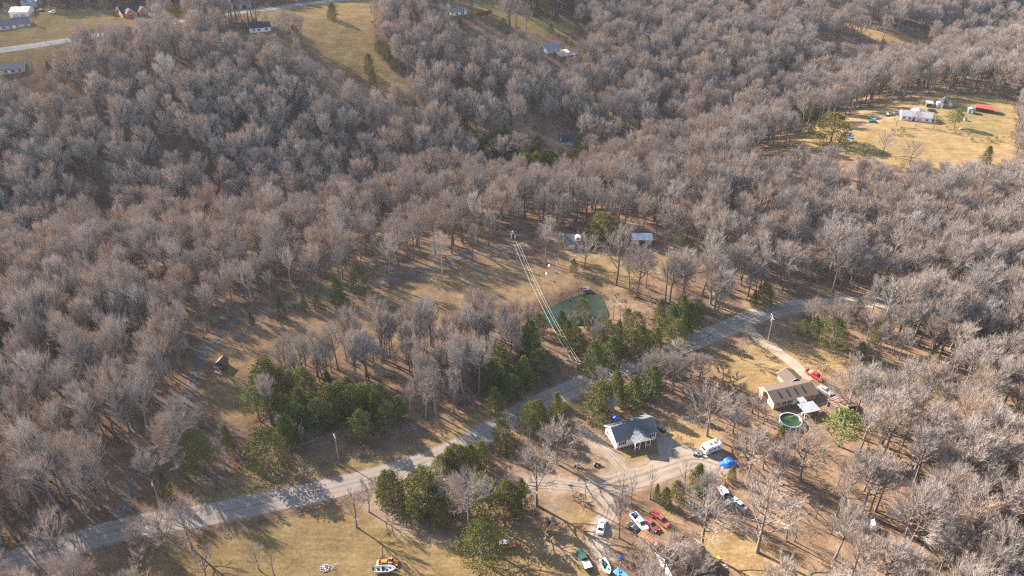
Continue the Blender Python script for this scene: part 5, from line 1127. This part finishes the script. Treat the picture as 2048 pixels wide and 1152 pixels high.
# the middle wood and beyond
cedars([(1205, 482, 428, 1.5), (1190, 488, 448, 1.2), (1147, 548, 518, .6), (938, 212, 166, 1.0), (925, 206, 178), (1660, 288, 228, 1.35), (1595, 268, 236, 1.1), (1572, 265, 236, 1.1), (1552, 258, 234), (1622, 268, 242), (1668, 150, 116), (1612, 160, 124), (1598, 170, 140), (1652, 160, 128), (1970, 328, 292, 1.4),
    (1058, 36, 5), (1075, 35, 5), (1090, 33, -5, 1.1), (1112, 42, 22, 1.3), (1102, 66, 46, 1.3), (666, 40, 6, 1.2), (740, 150, 108, .9), (746, 172, 138, .9), (275, 14, -8, 1.2), (352, 34, 8, 1.0), (100, 146, 122, .9), (760, 105, 80), (775, 120, 95), (788, 140, 118), (920, 60, 38),
    (1098, 345, 300, .9), (1072, 352, 305, .9), (1048, 330, 296), (1165, 322, 285), (1150, 340, 300), (1010, 290, 250), (905, 320, 280), (1590, 215, 185), (1540, 225, 195), (1700, 182, 150), (590, 68, 48), (1036, 355, 318), (1115, 360, 318), (1060, 372, 330), (1020, 250, 222), (1440, 335, 312), (1490, 400, 372, .7), (1488, 432, 408, .7)], 'far dark cedar')
for px, b, t, w, k, lab in ((890, 155, 120, 1.1, 0, 'bright yellow green pine in the wood right of the gold field'), (878, 150, 122, .9, 1, 'smaller yellow green pine beside the brightest one'), (1908, 254, 218, 1.1, 0, 'pale green pine on the lawn beside the farmhouse'), (1630, 182, 150, 1.2, 1, 'yellow green pine among dark far evergreens'),
        (212, 26, -4, 1.1, 1, 'tall pale pine on the lawn left of the brick home'), (1006, 62, 36, 1.0, 0, 'pale green pine left of the far green lawn'), (948, 398, 378, .7, 0, 'small yellow green pine on the lit ridge'), (536, 520, 500, .6, 1, 'small green pine on the left ridge')):
    hand(PINE, 'pine_tree', 'tree', '', px, b, t, w, k, label=lab, group='cedars and other evergreens')

# leafless trees that stand out
G1 = 'bare trees standing free'
# evergreens crowding the far hollows
def hollow(cx, cy, sx, sy, n, hlo, hhi, look):
    for _ in range(n):
        px, py = cx + RNG.normal(0, sx), cy + RNG.normal(0, sy); p = at(px, py)
        e = plant(CEDAR[int(RNG.integers(0, len(CEDAR)))], p.x, p.y, RNG.uniform(hlo, hhi), None, 'cedar_tree', 'tree', None, wide=RNG.uniform(1.0, 1.35)); OCC.append((p.x, p.y, 6.0)); pend(e, look, px, py, 'cedars and other evergreens')
hollow(1082, 355, 22, 12, 12, 9, 14, 'dark hollow cedar'); hollow(1625, 160, 42, 16, 14, 10, 15, 'dark valley evergreen'); hollow(1580, 250, 28, 8, 6, 8, 12, 'dark valley evergreen'); hollow(1000, 300, 50, 16, 7, 8, 12, 'dark hollow cedar'); hollow(110, 170, 20, 14, 3, 8, 12, 'dark far cedar')
# saplings standing in the pond bank
for px, b, t in ((1150, 660, 622), (1130, 664, 628), (1168, 656, 616), (1212, 648, 606), (1226, 640, 600), (1240, 652, 612), (1200, 660, 622), (1185, 668, 630), (1252, 644, 606)): lone_ = hand(THIN, 'bare_tree', 'tree', 'thin pale sapling', px, b, t, 1.1, None, 1.2, group='bare trees standing free')
def lone(kinds, px, base, top, label, wide=1.0, k=None, occ=3.0): return hand(kinds, 'bare_tree', 'tree', '', px, base, top, wide, k, occ, label, G1)
lone(WIDE, 713, 1054, 984, 'small bare tree alone on the near field, nearer of two', .95, 3)
lone(WIDE, 738, 1024, 962, 'small bare tree at the field corner beside the orange dirt cut', .9, 1)
lone(WIDE, 335, 1112, 1018, 'bare tree on the near field edge, left of a pair by the road', 1.0, 2); lone(WIDE, 386, 1100, 1008, 'bare tree on the near field edge, right of a pair by the road', 1.0, 0)
lone(WIDE, 125, 1128, 1030, 'bare tree over the road near the lower left corner', 1.0, 2); lone(WIDE, 290, 1145, 1095, 'short bare tree on the grass by the lower left road', 1.0, 3)
lone(WIDE, 412, 1160, 1105, 'sprawling bare tree at the bottom edge of the near field', 1.1, 1); lone(WIDE, 518, 1140, 1092, 'thin bare sapling left of the fire ring', .9, 3); lone(THIN, 548, 1150, 1108, 'reddish bare sapling right of the thin one by the fire ring', .8)
lone(WIDE, 1074, 1012, 900, 'large pale spreading bare tree above the dirt drive', 1.15, 2, 4); lone(WIDE, 1114, 928, 842, 'round bare tree between road and white house', 1.05, 0, 4)
lone(WIDE, 1414, 872, 776, 'broad bare tree on the gold lawn right of the white house', 1.25, 0, 5); lone(WIDE, 1232, 570, 446, 'tall bare tree with thick trunk behind the pond', .9, 2, 4)
lone(WIDE, 1168, 536, 470, 'short forked bare tree in front of the cottage', 1.1, 1); lone(BARE, 1116, 528, 468, 'slim bare tree left of the cottage lawn', .6); lone(BARE, 1128, 530, 480, 'second slim bare tree on the cottage lawn', .55)
lone(WIDE, 1272, 540, 486, 'bare tree below the pale metal roofed shed', .9, 1); lone(WIDE, 1482, 718, 678, 'small bare round tree on the lawn by the concrete driveway', .95, 3)
lone(WIDE, 1600, 962, 852, 'dark trunked bare tree in the open below the pool', 1.05, 2, 4); lone(WIDE, 1496, 952, 860, 'bare tree right of the blue tarp', 1.1, 0, 4)
lone(WIDE, 1404, 1104, 994, 'large pale bare tree right of the flatbed truck', 1.15, 2, 4); lone(WIDE, 1514, 1104, 968, 'dark bare tree on the lower right grass', 1.05, 0, 4)
lone(BARE, 1238, 1076, 996, 'upright bushy bare tree beside the white sedan', .75, 5); lone(WIDE, 1320, 1170, 1076, 'large pale bare tree across the brown roofed house', 1.25, 2, 3)
lone(THIN, 1242, 1000, 940, 'thin bare tree on the gravel in front of the white house', .8, 0, 1.5); lone(THIN, 1262, 1008, 944, 'thin bare tree right of the first one on the gravel', .8, 1, 1.5); lone(THIN, 1300, 998, 935, 'thin forked bare tree on the gravel apron edge', .9, 1, 1.5)
lone(THIN, 1366, 985, 915, 'thin bare tree below the parking apron', .8, 1, 1.5); lone(THIN, 1424, 992, 930, 'thin bare tree left of the white pickup under trees', .8, 1, 1.5)
for px, b, t, lab in ((1654, 812, 742, 'bare tree with dark trunk between brick house and rusty shed'), (1712, 828, 752, 'bare tree over the rusty shed'), (1752, 822, 745, 'bare tree right of the rusty shed'), (1790, 815, 742, 'bare tree farther right on the brown slope'), (1700, 760, 706, 'bare tree behind the bright red pickup')): lone(WIDE, px, b, t, lab, .75, None, 2.5)
for px, b, t, lab in ((1792, 252, 228, 'small bare tree before the farmhouse, left end'), (1831, 252, 222, 'pinkish bare tree before the farmhouse'), (1866, 258, 230, 'pale round bare tree at the right end of the farmhouse'), (1765, 308, 262, 'bare tree in the gold farm yard'), (1818, 330, 280, 'spreading bare tree on the lower farm yard')): lone(WIDE, px, b, t, lab, 1.1, None, 2.5)
for px, b, t, lab in ((70, 52, 25, 'bare tree right of the dark blue roofed ranch'), (20, 34, 5, 'bare tree left of the white metal barn'), (535, 62, 25, 'bare tree beside the house at the gold field'), (478, 50, 18, 'bare tree on the highway verge'), (92, 86, 60, 'thin bare tree on the highway verge at left'), (430, 52, 22, 'bare tree between highway and far wood')): lone(WIDE, px, b, t, lab, .9, None, 3)
lone(BARE, 1688, 1010, 900, 'tall bare tree at the edge of the brown opening, lower right', .8); lone(BARE, 1318 + 350, 1120, 1010, 'leaning bare tree near the small white wood shed', .8)
lone(WIDE, 1376, 1176, 1096, 'bare tree in front of the brown roofed house, right one', 1.1, 1, 3); lone(WIDE, 1276, 1172, 1104, 'bare tree below the long rusty strip shed', 1.1, 0, 3)
for px, b, t, k, lab in ((1412, 572, 468, 0, 'tall white barked tree right of the pond woods'), (1872, 1010, 930, 1, 'white barked tree in the lower right wood'), (1930, 885, 815, 0, 'white barked tree high in the right wood'), (1566, 228, 178, 1, 'white barked tree left of the far dark evergreens'), (885, 545, 468, 0, 'white barked tree above the meadow'), (1770, 640, 560, 1, 'white barked tree beyond the far bend of the road'), (150, 500, 430, 1, 'tall white barked tree alone in the left wood')):
    hand(PALE, 'bare_tree', 'tree', '', px, b, t, 1.0, k, 3.0, lab, G1)
# dead cedar snag
p = at(1640, 1002); t_ = plant((BARE[5][0], THIN[2][1], 17, 2.0), p.x, p.y, height_to(1650, 958, p), 'dead grey snag standing in the brown opening below the pine', 'dead_tree', 'tree', None, wide=.55); OCC.append((p.x, p.y, 3))
# shrubs singled out
for px, b, t, w, lab in ((1785, 268, 258, 1.2, 'small brown shrub in the farm yard, left of the red one'), (1800, 268, 255, 1.3, 'round reddish shrub in the farm yard'), (1470, 778, 752, 1.3, 'pale grey shrub behind the brick house lawn'), (1445, 760, 738, 1.4, 'pale grey shrub at the lawn corner'), (590, 68, 52, 1.6, 'rounded shrub in the gold field near its left end'), (1095, 1080, 1050, 1.4, 'dense brown thicket beside the kids slide')):
    p = at(px, b); H = height_to(px, t, p); kd = SHRUB[int(RNG.integers(0, 4))]
    tm, cm, H0, R0 = kd; e = empty('shrub', p, RNG.uniform(0, 6), lab, 'shrub', 'shrubs'); s = H / H0; e.scale = (s * w, s * w, s); link('stem', tm, e); link('crown', cm, e); OCC.append((p.x, p.y, 2))

def wood_label(px, py, H, x, y): return None, 'bare trees of the wood'
# ------------------------------------------------------------------ scattered wood: nearest trees as things, the rest as one mass
def joined(kind, nm):
    tm, cm = kind[0], kind[1]; me = bpy.data.meshes.new(nm)
    n1 = len(tm.vertices); V = [v.co[:] for v in tm.vertices] + [v.co[:] for v in cm.vertices]
    Fc = [tuple(p.vertices) for p in tm.polygons] + [tuple(i + n1 for i in p.vertices) for p in cm.polygons]
    me.from_pydata(V, [], Fc); me.materials.append(tm.materials[0]); me.materials.append(cm.materials[0])
    me.polygons.foreach_set('material_index', [0] * len(tm.polygons) + [1] * len(cm.polygons)); me.update()
    return bpy.data.objects.new(nm, me)

def scatter(name, pts, kinds, idx, scl, label=None):
    """one object whose points carry copies of the given plants"""
    lib = bpy.data.collections.new(name + '_kinds')
    for i, k in enumerate(kinds): lib.objects.link(joined(k, '%s_kind_%02d' % (name, i)))
    me = bpy.data.meshes.new(name); me.vertices.add(len(pts)); me.vertices.foreach_set('co', np.asarray(pts, float).ravel())
    a = me.attributes.new('kind_index', 'INT', 'POINT'); a.data.foreach_set('value', np.asarray(idx, np.int32))
    a = me.attributes.new('size', 'FLOAT_VECTOR', 'POINT'); a.data.foreach_set('vector', np.asarray(scl, np.float32).ravel())
    a = me.attributes.new('turn', 'FLOAT_VECTOR', 'POINT'); tv = np.zeros((len(pts), 3), np.float32); tv[:, 2] = RNG.uniform(0, 6.283, len(pts)); tv[:, :2] = RNG.normal(0, 0.035, (len(pts), 2)); a.data.foreach_set('vector', tv.ravel())
    ng = bpy.data.node_groups.new(name, 'GeometryNodeTree')
    ng.interface.new_socket('Geometry', in_out='INPUT', socket_type='NodeSocketGeometry'); ng.interface.new_socket('Geometry', in_out='OUTPUT', socket_type='NodeSocketGeometry')
    N = ng.nodes; L = ng.links; gi = N.new('NodeGroupInput'); go = N.new('NodeGroupOutput')
    ci = N.new('GeometryNodeCollectionInfo'); ci.inputs['Collection'].default_value = lib; ci.inputs['Separate Children'].default_value = True; ci.inputs['Reset Children'].default_value = True
    ip = N.new('GeometryNodeInstanceOnPoints'); ip.inputs['Pick Instance'].default_value = True
    def attr(nm, t):
        n = N.new('GeometryNodeInputNamedAttribute'); n.data_type = t; n.inputs['Name'].default_value = nm; return n.outputs['Attribute']
    e2r = N.new('FunctionNodeEulerToRotation')
    L.new(attr('turn', 'FLOAT_VECTOR'), e2r.inputs[0]); L.new(gi.outputs[0], ip.inputs['Points']); L.new(ci.outputs[0], ip.inputs['Instance'])
    L.new(attr('kind_index', 'INT'), ip.inputs['Instance Index']); L.new(e2r.outputs[0], ip.inputs['Rotation']); L.new(attr('size', 'FLOAT_VECTOR'), ip.inputs['Scale'])
    L.new(ip.outputs[0], go.inputs[0])
    o = link(name, me); md = o.modifiers.new('scatter', 'NODES'); md.node_group = ng
    return tag(o, label, kind='stuff')

def jitter_grid(step, seed):
    r = np.random.default_rng(seed)
    X, Y = np.meshgrid(np.arange(-640, 640, step), np.arange(82, 900, step)); X = X.ravel(); Y = Y.ravel()
    X = X + r.uniform(-.5, .5, X.size) * step * 1.1; Y = Y + r.uniform(-.5, .5, Y.size) * step * 1.1
    Z = terr(X, Y); px, py, dep = proj(X, Y, Z)
    m = (np.abs(px - 1024) < 1024 + 62 * FPX / dep) & (py < 1152 + 50 * FPX / dep) & (Y < 860)
    return X[m], Y[m], Z[m], px[m], py[m]

def blocked(X, Y, edge, road_pad):
    b = np.zeros(X.size, bool)
    for (poly, gr, grn, di, fe, nm, tr) in ZONES:
        if tr: continue
        xs = [p[0] for p in poly]; ys = [p[1] for p in poly]
        m = (X > min(xs) - 3) & (X < max(xs) + 3) & (Y > min(ys) - 3) & (Y < max(ys) + 3)
        if m.any(): b[m] |= poly_sd(X[m], Y[m], poly) > -edge
    for ln, w in ROADS:
        m = (X > ln[:, 0].min() - 9) & (X < ln[:, 0].max() + 9) & (Y > ln[:, 1].min() - 9) & (Y < ln[:, 1].max() + 9)
        if m.any(): b[m] |= seg_dist(X[m], Y[m], [tuple(p) for p in ln[::4]] + [tuple(ln[-1])])[0] < w / 2 + road_pad
    b |= poly_sd(X, Y, POND_W) > -5.0
    return b

SPARSE = [  # pixels, share of trees kept, height factor
    ([(1050, 800), (1180, 760), (1330, 760), (1470, 830), (1500, 960), (1450, 1010), (1280, 1030), (1180, 990), (1080, 960), (1010, 900)], 0.16, 0.5),
    ([(740, 935), (860, 940), (1000, 940), (1120, 970), (1200, 1000), (1200, 1060), (1100, 1060), (960, 1070), (830, 1050), (760, 1000)], 0.22, 0.5),
    ([(860, 895), (1000, 830), (1060, 800), (1100, 830), (1060, 930), (900, 950)], 0.30, 0.55),
    ([(1210, 1010), (1400, 1010), (1400, 1200), (1200, 1200)], 0.40, 0.55),
    ([(1540, 900), (1640, 890), (1780, 990), (1850, 1070), (1760, 1090), (1640, 1020), (1540, 960)], 0.42, 0.8),
    ([(1640, 690), (1830, 700), (1900, 780), (1800, 830), (1690, 830), (1650, 770)], 0.30, 0.62),
    ([(1400, 960), (1560, 940), (1640, 1040), (1640, 1140), (1400, 1140)], 0.42, 0.75),
    ([(1480, 830), (1660, 840), (1700, 900), (1560, 930), (1480, 930)], 0.5, 0.7),
    ([(1430, 780), (1525, 790), (1560, 870), (1530, 940), (1476, 940), (1440, 870)], 0.85, 0.55),
    ([(1230, 965), (1420, 955), (1430, 1000), (1350, 1010), (1250, 1005)], 0.5, 0.4),
    ([(1040, 845), (1150, 800), (1190, 830), (1150, 880), (1080, 930)], 0.55, 0.5),
    ([(1130, 640), (1260, 640), (1400, 590), (1420, 660), (1330, 700), (1240, 735), (1160, 740)], 0.30, 0.5),
    ([(1100, 540), (1200, 480), (1320, 480), (1400, 560), (1300, 590), (1200, 570)], 0.35, 0.7),
    ([(1030, 470), (1330, 470), (1330, 500), (1100, 500)], 0.3, 0.7),
    ([(1390, 700), (1440, 690), (1420, 780), (1400, 800), (1340, 760)], 0.7, 0.5),
    ([(420, 840), (560, 760), (800, 720), (1000, 700), (1080, 720), (1100, 780), (980, 840), (800, 900), (500, 960), (350, 990)], 0.80, 0.68),
    ([(540, 700), (830, 640), (1060, 590), (1080, 690), (1040, 760), (940, 840), (850, 860), (820, 780), (560, 800), (530, 760)], 1.0, 0.84),
    ([(380, 700), (470, 610), (600, 580), (760, 545), (960, 490), (1020, 490), (1000, 522), (880, 552), (660, 606), (490, 642), (400, 716)], 0.75, 1.06),
    ([(520, 790), (640, 770), (800, 765), (830, 800), (800, 860), (640, 890), (560, 860)], 0.12, 0.6),
    ([(430, 960), (500, 850), (560, 850), (640, 880), (780, 868), (800, 890), (640, 950)], 0.34, 0.55),
    ([(-200, 720), (300, 700), (400, 780), (420, 900), (330, 1010), (150, 1075), (-300, 1190)], 0.55, 0.95),
    ([(-200, 1180), (150, 1095), (400, 1040), (420, 1080), (300, 1110), (180, 1240)], 0.25, 0.75),
    ([(1080, 760), (1240, 735), (1400, 690), (1400, 760), (1290, 790), (1160, 800)], 0.85, 0.52),
    ([(1440, 600), (1760, 590), (1800, 680), (1560, 690)], 0.5, 0.6),
    ([(0, 110), (110, 90), (160, 160), (60, 210), (0, 230)], 0.4, 0.6),
    ([(1040, 70), (1170, 70), (1190, 110), (1040, 116)], 0.25, 0.6),
]
SPARSE.append(([(375, 800), (520, 800), (530, 950), (380, 980)], 0.22, 0.5))
SPARSE = [(wpoly(p), k, h) for p, k, h in SPARSE]
X, Y, Z, PX, PY = jitter_grid(5.7, 21)
THICKET = [wpoly(p) for p in ([(512, 812), (555, 738), (640, 718), (720, 704), (820, 686), (930, 664), (1010, 640), (1066, 645), (1085, 700), (1040, 730), (960, 770), (860, 850), (800, 880), (700, 905), (560, 930), (440, 950), (430, 900), (500, 850)],
    [(-100, 640), (330, 620), (400, 720), (380, 820), (330, 1000), (100, 1085), (-100, 1140)], [(1430, 780), (1525, 790), (1560, 870), (1530, 940), (1476, 940), (1440, 870)], [(1230, 965), (1420, 955), (1430, 1000), (1350, 1010), (1250, 1005)], [(1080, 770), (1240, 745), (1400, 695), (1410, 780), (1290, 800), (1160, 815)], [(1160, 730), (1180, 650), (1320, 600), (1420, 590), (1440, 640), (1300, 720)], [(1040, 740), (1130, 800), (1060, 815), (960, 850), (880, 860), (960, 780)], [(1640, 560), (2100, 560), (2100, 700), (1850, 720), (1760, 650)])]
x2, y2, z2, p2_, q2_ = jitter_grid(4.6, 77); m2 = np.zeros(x2.size, bool)
for poly in THICKET: m2 |= inside(x2, y2, poly)
X, Y, Z, PX, PY = [np.r_[a, b[m2]] for a, b in ((X, x2), (Y, y2), (Z, z2), (PX, p2_), (PY, q2_))]
keep = np.full(X.size, 0.93); hf = np.ones(X.size)
for poly, k, h in SPARSE:
    m = inside(X, Y, poly); keep[m] = k; hf[m] = h
gap = np.sin(X * 0.083 + 1.7 * np.sin(Y * 0.041)) * np.cos(Y * 0.071 + 1.3 * np.sin(X * 0.037)); keep = keep * np.where(gap > 0.72, 0.35, 1.0)
ok = (RNG.random(X.size) < keep) & ~blocked(X, Y, 0.6, 2.2)
if OCC:
    oc = np.array(OCC)
    near = np.hypot(X[:, None] - oc[None, :, 0], Y[:, None] - oc[None, :, 1]) < oc[None, :, 2]
    ok &= ~near.any(1)
X, Y, Z, PX, PY, hf = X[ok], Y[ok], Z[ok], PX[ok], PY[ok], hf[ok]
n = X.size
low = 0.5 + 0.5 * np.sin(X * 0.031 + 1.3) * np.cos(Y * 0.027 - 0.4)
HT = (15.5 + 2.5 * low + RNG.normal(0, 3.1, n)) * hf; HT = np.clip(HT, 5.5, 22)
# the photograph looks in on these places: no scattered crown stands between them and the camera
VIEWS = [(1505, 742, 1720, 858), (1645, 820, 1712, 892), (1205, 830, 1345, 925), (1180, 1010, 1345, 1100), (1388, 875, 1478, 935), (1436, 972, 1470, 1010), (1500, 672, 1650, 765), (1400, 700, 1590, 775), (1122, 456, 1190, 500), (1262, 458, 1306, 486), (384, 660, 480, 790), (1016, 462, 1040, 480),
    (1690, 196, 2020, 320), (1540, 262, 1690, 292), (500, 950, 860, 1012), (400, 990, 500, 1050), (1380, 640, 1520, 700), (1085, 590, 1200, 640), (1120, 262, 1148, 290), (1090, 80, 1160, 112), (0, 4, 112, 62), (0, 84, 112, 104), (120, 20, 210, 45), (244, 8, 296, 36), (326, 0, 354, 22), (456, 2, 544, 62), (600, 4, 740, 100), (740, 90, 790, 150), (620, 60, 770, 120), (700, 100, 800, 165),
    (930, 5, 1150, 68), (905, 12, 990, 34), (1640, 30, 1860, 84), (1000, 540, 1150, 600), (880, 890, 960, 940), (1190, 590, 1260, 640), (4, 122, 50, 146), (1020, 488, 1160, 740), (1560, 1050, 1640, 1130), (1420, 1070, 1540, 1130), (240, 1100, 960, 1151), (1130, 1060, 1262, 1151), (1560, 910, 1660, 980)]
_x, _y1, _d = proj(X, Y, Z + HT); hide = np.zeros(n, bool); _r = 0.17 * HT * FPX / _d; _yc = PY + 0.5 * (_y1 - PY)
for x0, y0, x1, y1 in VIEWS: hide |= (_x + _r > x0) & (_x - _r < x1) & (_y1 < y1) & (_yc > y0) & (PY > y1)
kp = ~hide; X, Y, Z, PX, PY, hf, HT, low = [a[kp] for a in (X, Y, Z, PX, PY, hf, HT, low)]; n = X.size
ki = RNG.integers(0, len(BARE), n); thin = HT < 9.5
kinds = BARE + THIN + SLIM; ki = np.where(thin & (RNG.random(n) < 0.6), len(BARE) + RNG.integers(0, len(THIN), n), ki)
_low = inside(X, Y, wpoly([(-200, 560), (330, 560), (420, 700), (380, 820), (330, 1010), (100, 1090), (-300, 1180)])); _mid = inside(X, Y, wpoly([(380, 700), (470, 560), (1000, 470), (1090, 560), (1100, 760), (800, 900), (420, 980)]))
pick = RNG.random(n) < np.where(_low, 0.72, np.where(_mid, 0.65, 0.28)); ki = np.where(pick & ~thin, len(BARE) + len(THIN) + RNG.integers(0, len(SLIM), n), ki); slim = ki >= len(BARE) + len(THIN)
wd = RNG.uniform(0.85, 1.2, n); wd = np.where(thin, wd * 1.15, wd); wd = np.where((_mid | _low) & ~slim, wd * 0.78, wd)
H0 = np.array([k[2] for k in kinds])[ki]
sc = HT / H0
_, _, dep = proj(X, Y, Z + HT * 0.6)
px2, py2, _ = proj(X, Y, Z + HT * 0.6)
vis = (px2 > -5) & (px2 < 2053) & (py2 < 1160) & (py2 > 0)
BARE_BY_HAND = len([o for o in COL.objects if o.name.split('.')[0] == 'bare_tree'])
score = np.where(vis, HT * FPX / dep, 0); order = np.argsort(-score); single = order[:max(0, 298 - BARE_BY_HAND)]
rest = order[len(single):]
print('WOOD', n, 'single', len(single), 'by hand', BARE_BY_HAND)
PLACES = globals().get('PLACES', [])
used_rank = {}
for i in single:
    look = ('tall ' if HT[i] > 16 else 'small ' if HT[i] < 10 else '') + ('wide ' if wd[i] > 1.08 else 'narrow ' if wd[i] < 0.95 else '') + 'bare tree'
    pend(plant(kinds[ki[i]], X[i], Y[i], HT[i], None, 'bare_tree', 'tree', None, wide=wd[i]), look, PX[i], PY[i], 'bare trees of the wood')
settle_labels()
scatter('woodland', np.stack([X[rest], Y[rest], Z[rest] - 0.15], 1), kinds, ki[rest], np.stack([sc[rest] * wd[rest], sc[rest] * wd[rest], sc[rest]], 1), 'leafless grey woodland covering the hills')

# scrub of young trees under and between the grown ones
X, Y, Z, PX, PY = jitter_grid(4.4, 55); p_ = np.where(PY > 540, 0.22, 0.06)
for pix, k in (([(1380, 780), (1560, 860), (1760, 830), (2060, 880), (2060, 1180), (1380, 1180), (1440, 1000)], 0.62), ([(1640, 690), (1850, 700), (1880, 800), (1690, 830)], 0.45), ([(1060, 850), (1200, 800), (1200, 880), (1080, 940)], 0.62), ([(1380, 690), (1440, 690), (1540, 860), (1480, 930), (1340, 830), (1200, 790), (1240, 740)], 0.5), ([(1220, 960), (1420, 955), (1430, 1010), (1240, 1010)], 0.5), ([(560, 640), (1080, 600), (1080, 780), (600, 900)], 0.15), ([(-100, 640), (380, 640), (380, 1000), (-100, 1120)], 0.10)):
    p_ = np.where(inside(X, Y, wpoly(pix)), k, p_)
ok = (RNG.random(X.size) < p_) & ~blocked(X, Y, 0.5, 1.8)
if OCC:
    near = np.zeros(X.size, bool)
    for ox, oy, orr in OCC: near |= np.hypot(X - ox, Y - oy) < orr
    ok &= ~near
HS = RNG.uniform(3.2, 7.0, X.size); yt = proj(X, Y, Z + HS)[1]
for x0, y0, x1, y1 in VIEWS: ok &= ~((PX > x0 - 4) & (PX < x1 + 4) & (yt < y1) & (PY > y1) & (PY - yt > 0) & (yt > y0 - 30))
X, Y, Z, HS = X[ok], Y[ok], Z[ok], HS[ok]; n = X.size; ki = RNG.integers(0, len(THIN), n); s_ = HS / np.array([k[2] for k in THIN])[ki]; print('SCRUB', n)
scatter('scrub', np.stack([X, Y, Z - 0.08], 1), THIN, ki, np.stack([s_ * RNG.uniform(1.1, 1.6, n), s_ * RNG.uniform(1.1, 1.6, n), s_], 1), 'thin leafless scrub between the grown trees')

# low brush: in the wood, thick along its edges, on the rough slopes
X, Y, Z, PX, PY = jitter_grid(3.4, 33)
d = np.full(X.size, 0.10)
for (poly, gr, grn, di, fe, nm, tr) in ZONES:
    xs = [p[0] for p in poly]; ys = [p[1] for p in poly]
    m = (X > min(xs) - 9) & (X < max(xs) + 9) & (Y > min(ys) - 9) & (Y < max(ys) + 9)
    if not m.any(): continue
    sd = poly_sd(X[m], Y[m], poly); t = d[m]
    t = np.where((sd < 0.5) & (sd > -6), np.maximum(t, 0.5 if nm not in ('lawn', 'yard') else 0.2), t)
    ins = 0.0 if nm not in ('brushy_slope', 'brushy_clearing', 'brushy_verge') else 0.62
    t = np.where(sd > 0.5, ins, t); d[m] = t
d = np.where(poly_sd(X, Y, POND_W) > -6, 0.7, d)
for poly, k, h in SPARSE[:6]: m = inside(X, Y, poly) & (d > 0.05); d[m] = np.maximum(d[m], 0.42)
ok = (RNG.random(X.size) < d); X, Y, Z = X[ok], Y[ok], Z[ok]
b = np.zeros(X.size, bool)
for ln, w in ROADS:
    b |= seg_dist(X, Y, [tuple(p) for p in ln[::5]] + [tuple(ln[-1])])[0] < w / 2 + 1.3
_ps = poly_sd(X, Y, POND_W); b |= _ps > -0.6
if OCC:
    near = np.zeros(X.size, bool)
    for ox, oy, orr in OCC: near |= np.hypot(X - ox, Y - oy) < orr * 0.8
    b |= near
X, Y, Z = X[~b], Y[~b], Z[~b]; n = X.size; s = RNG.uniform(0.35, 1.15, n)
print('BRUSH', n)
scatter('brush', np.stack([X, Y, Z - 0.05], 1), SHRUB, RNG.integers(0, len(SHRUB), n), np.stack([s * RNG.uniform(.9, 1.4, n), s * RNG.uniform(.9, 1.4, n), s], 1), 'low tan and grey brush along the wood edges')

# ------------------------------------------------------------------ thin winter haze
HAZE = 0.00009
hb = MB().box(gx[0] - 50, gx[-1] + 50, gy[0] - 50, gy[-1] + 50, float(ALLV[:, 2].min()) - 3.0, CAMH + 3.0)
mh = bpy.data.materials.new('haze'); nt = nodes_of(mh); o = nt.nodes.new('ShaderNodeOutputMaterial'); pv = nt.nodes.new('ShaderNodeVolumePrincipled')
pv.inputs['Color'].default_value = (0.36, 0.385, 0.44, 1); pv.inputs['Density'].default_value = HAZE; pv.inputs['Anisotropy'].default_value = 0.0
nt.links.new(pv.outputs[0], o.inputs['Volume'])
if HAZE > 0: tag(hb.build('haze', mh), kind='stuff')
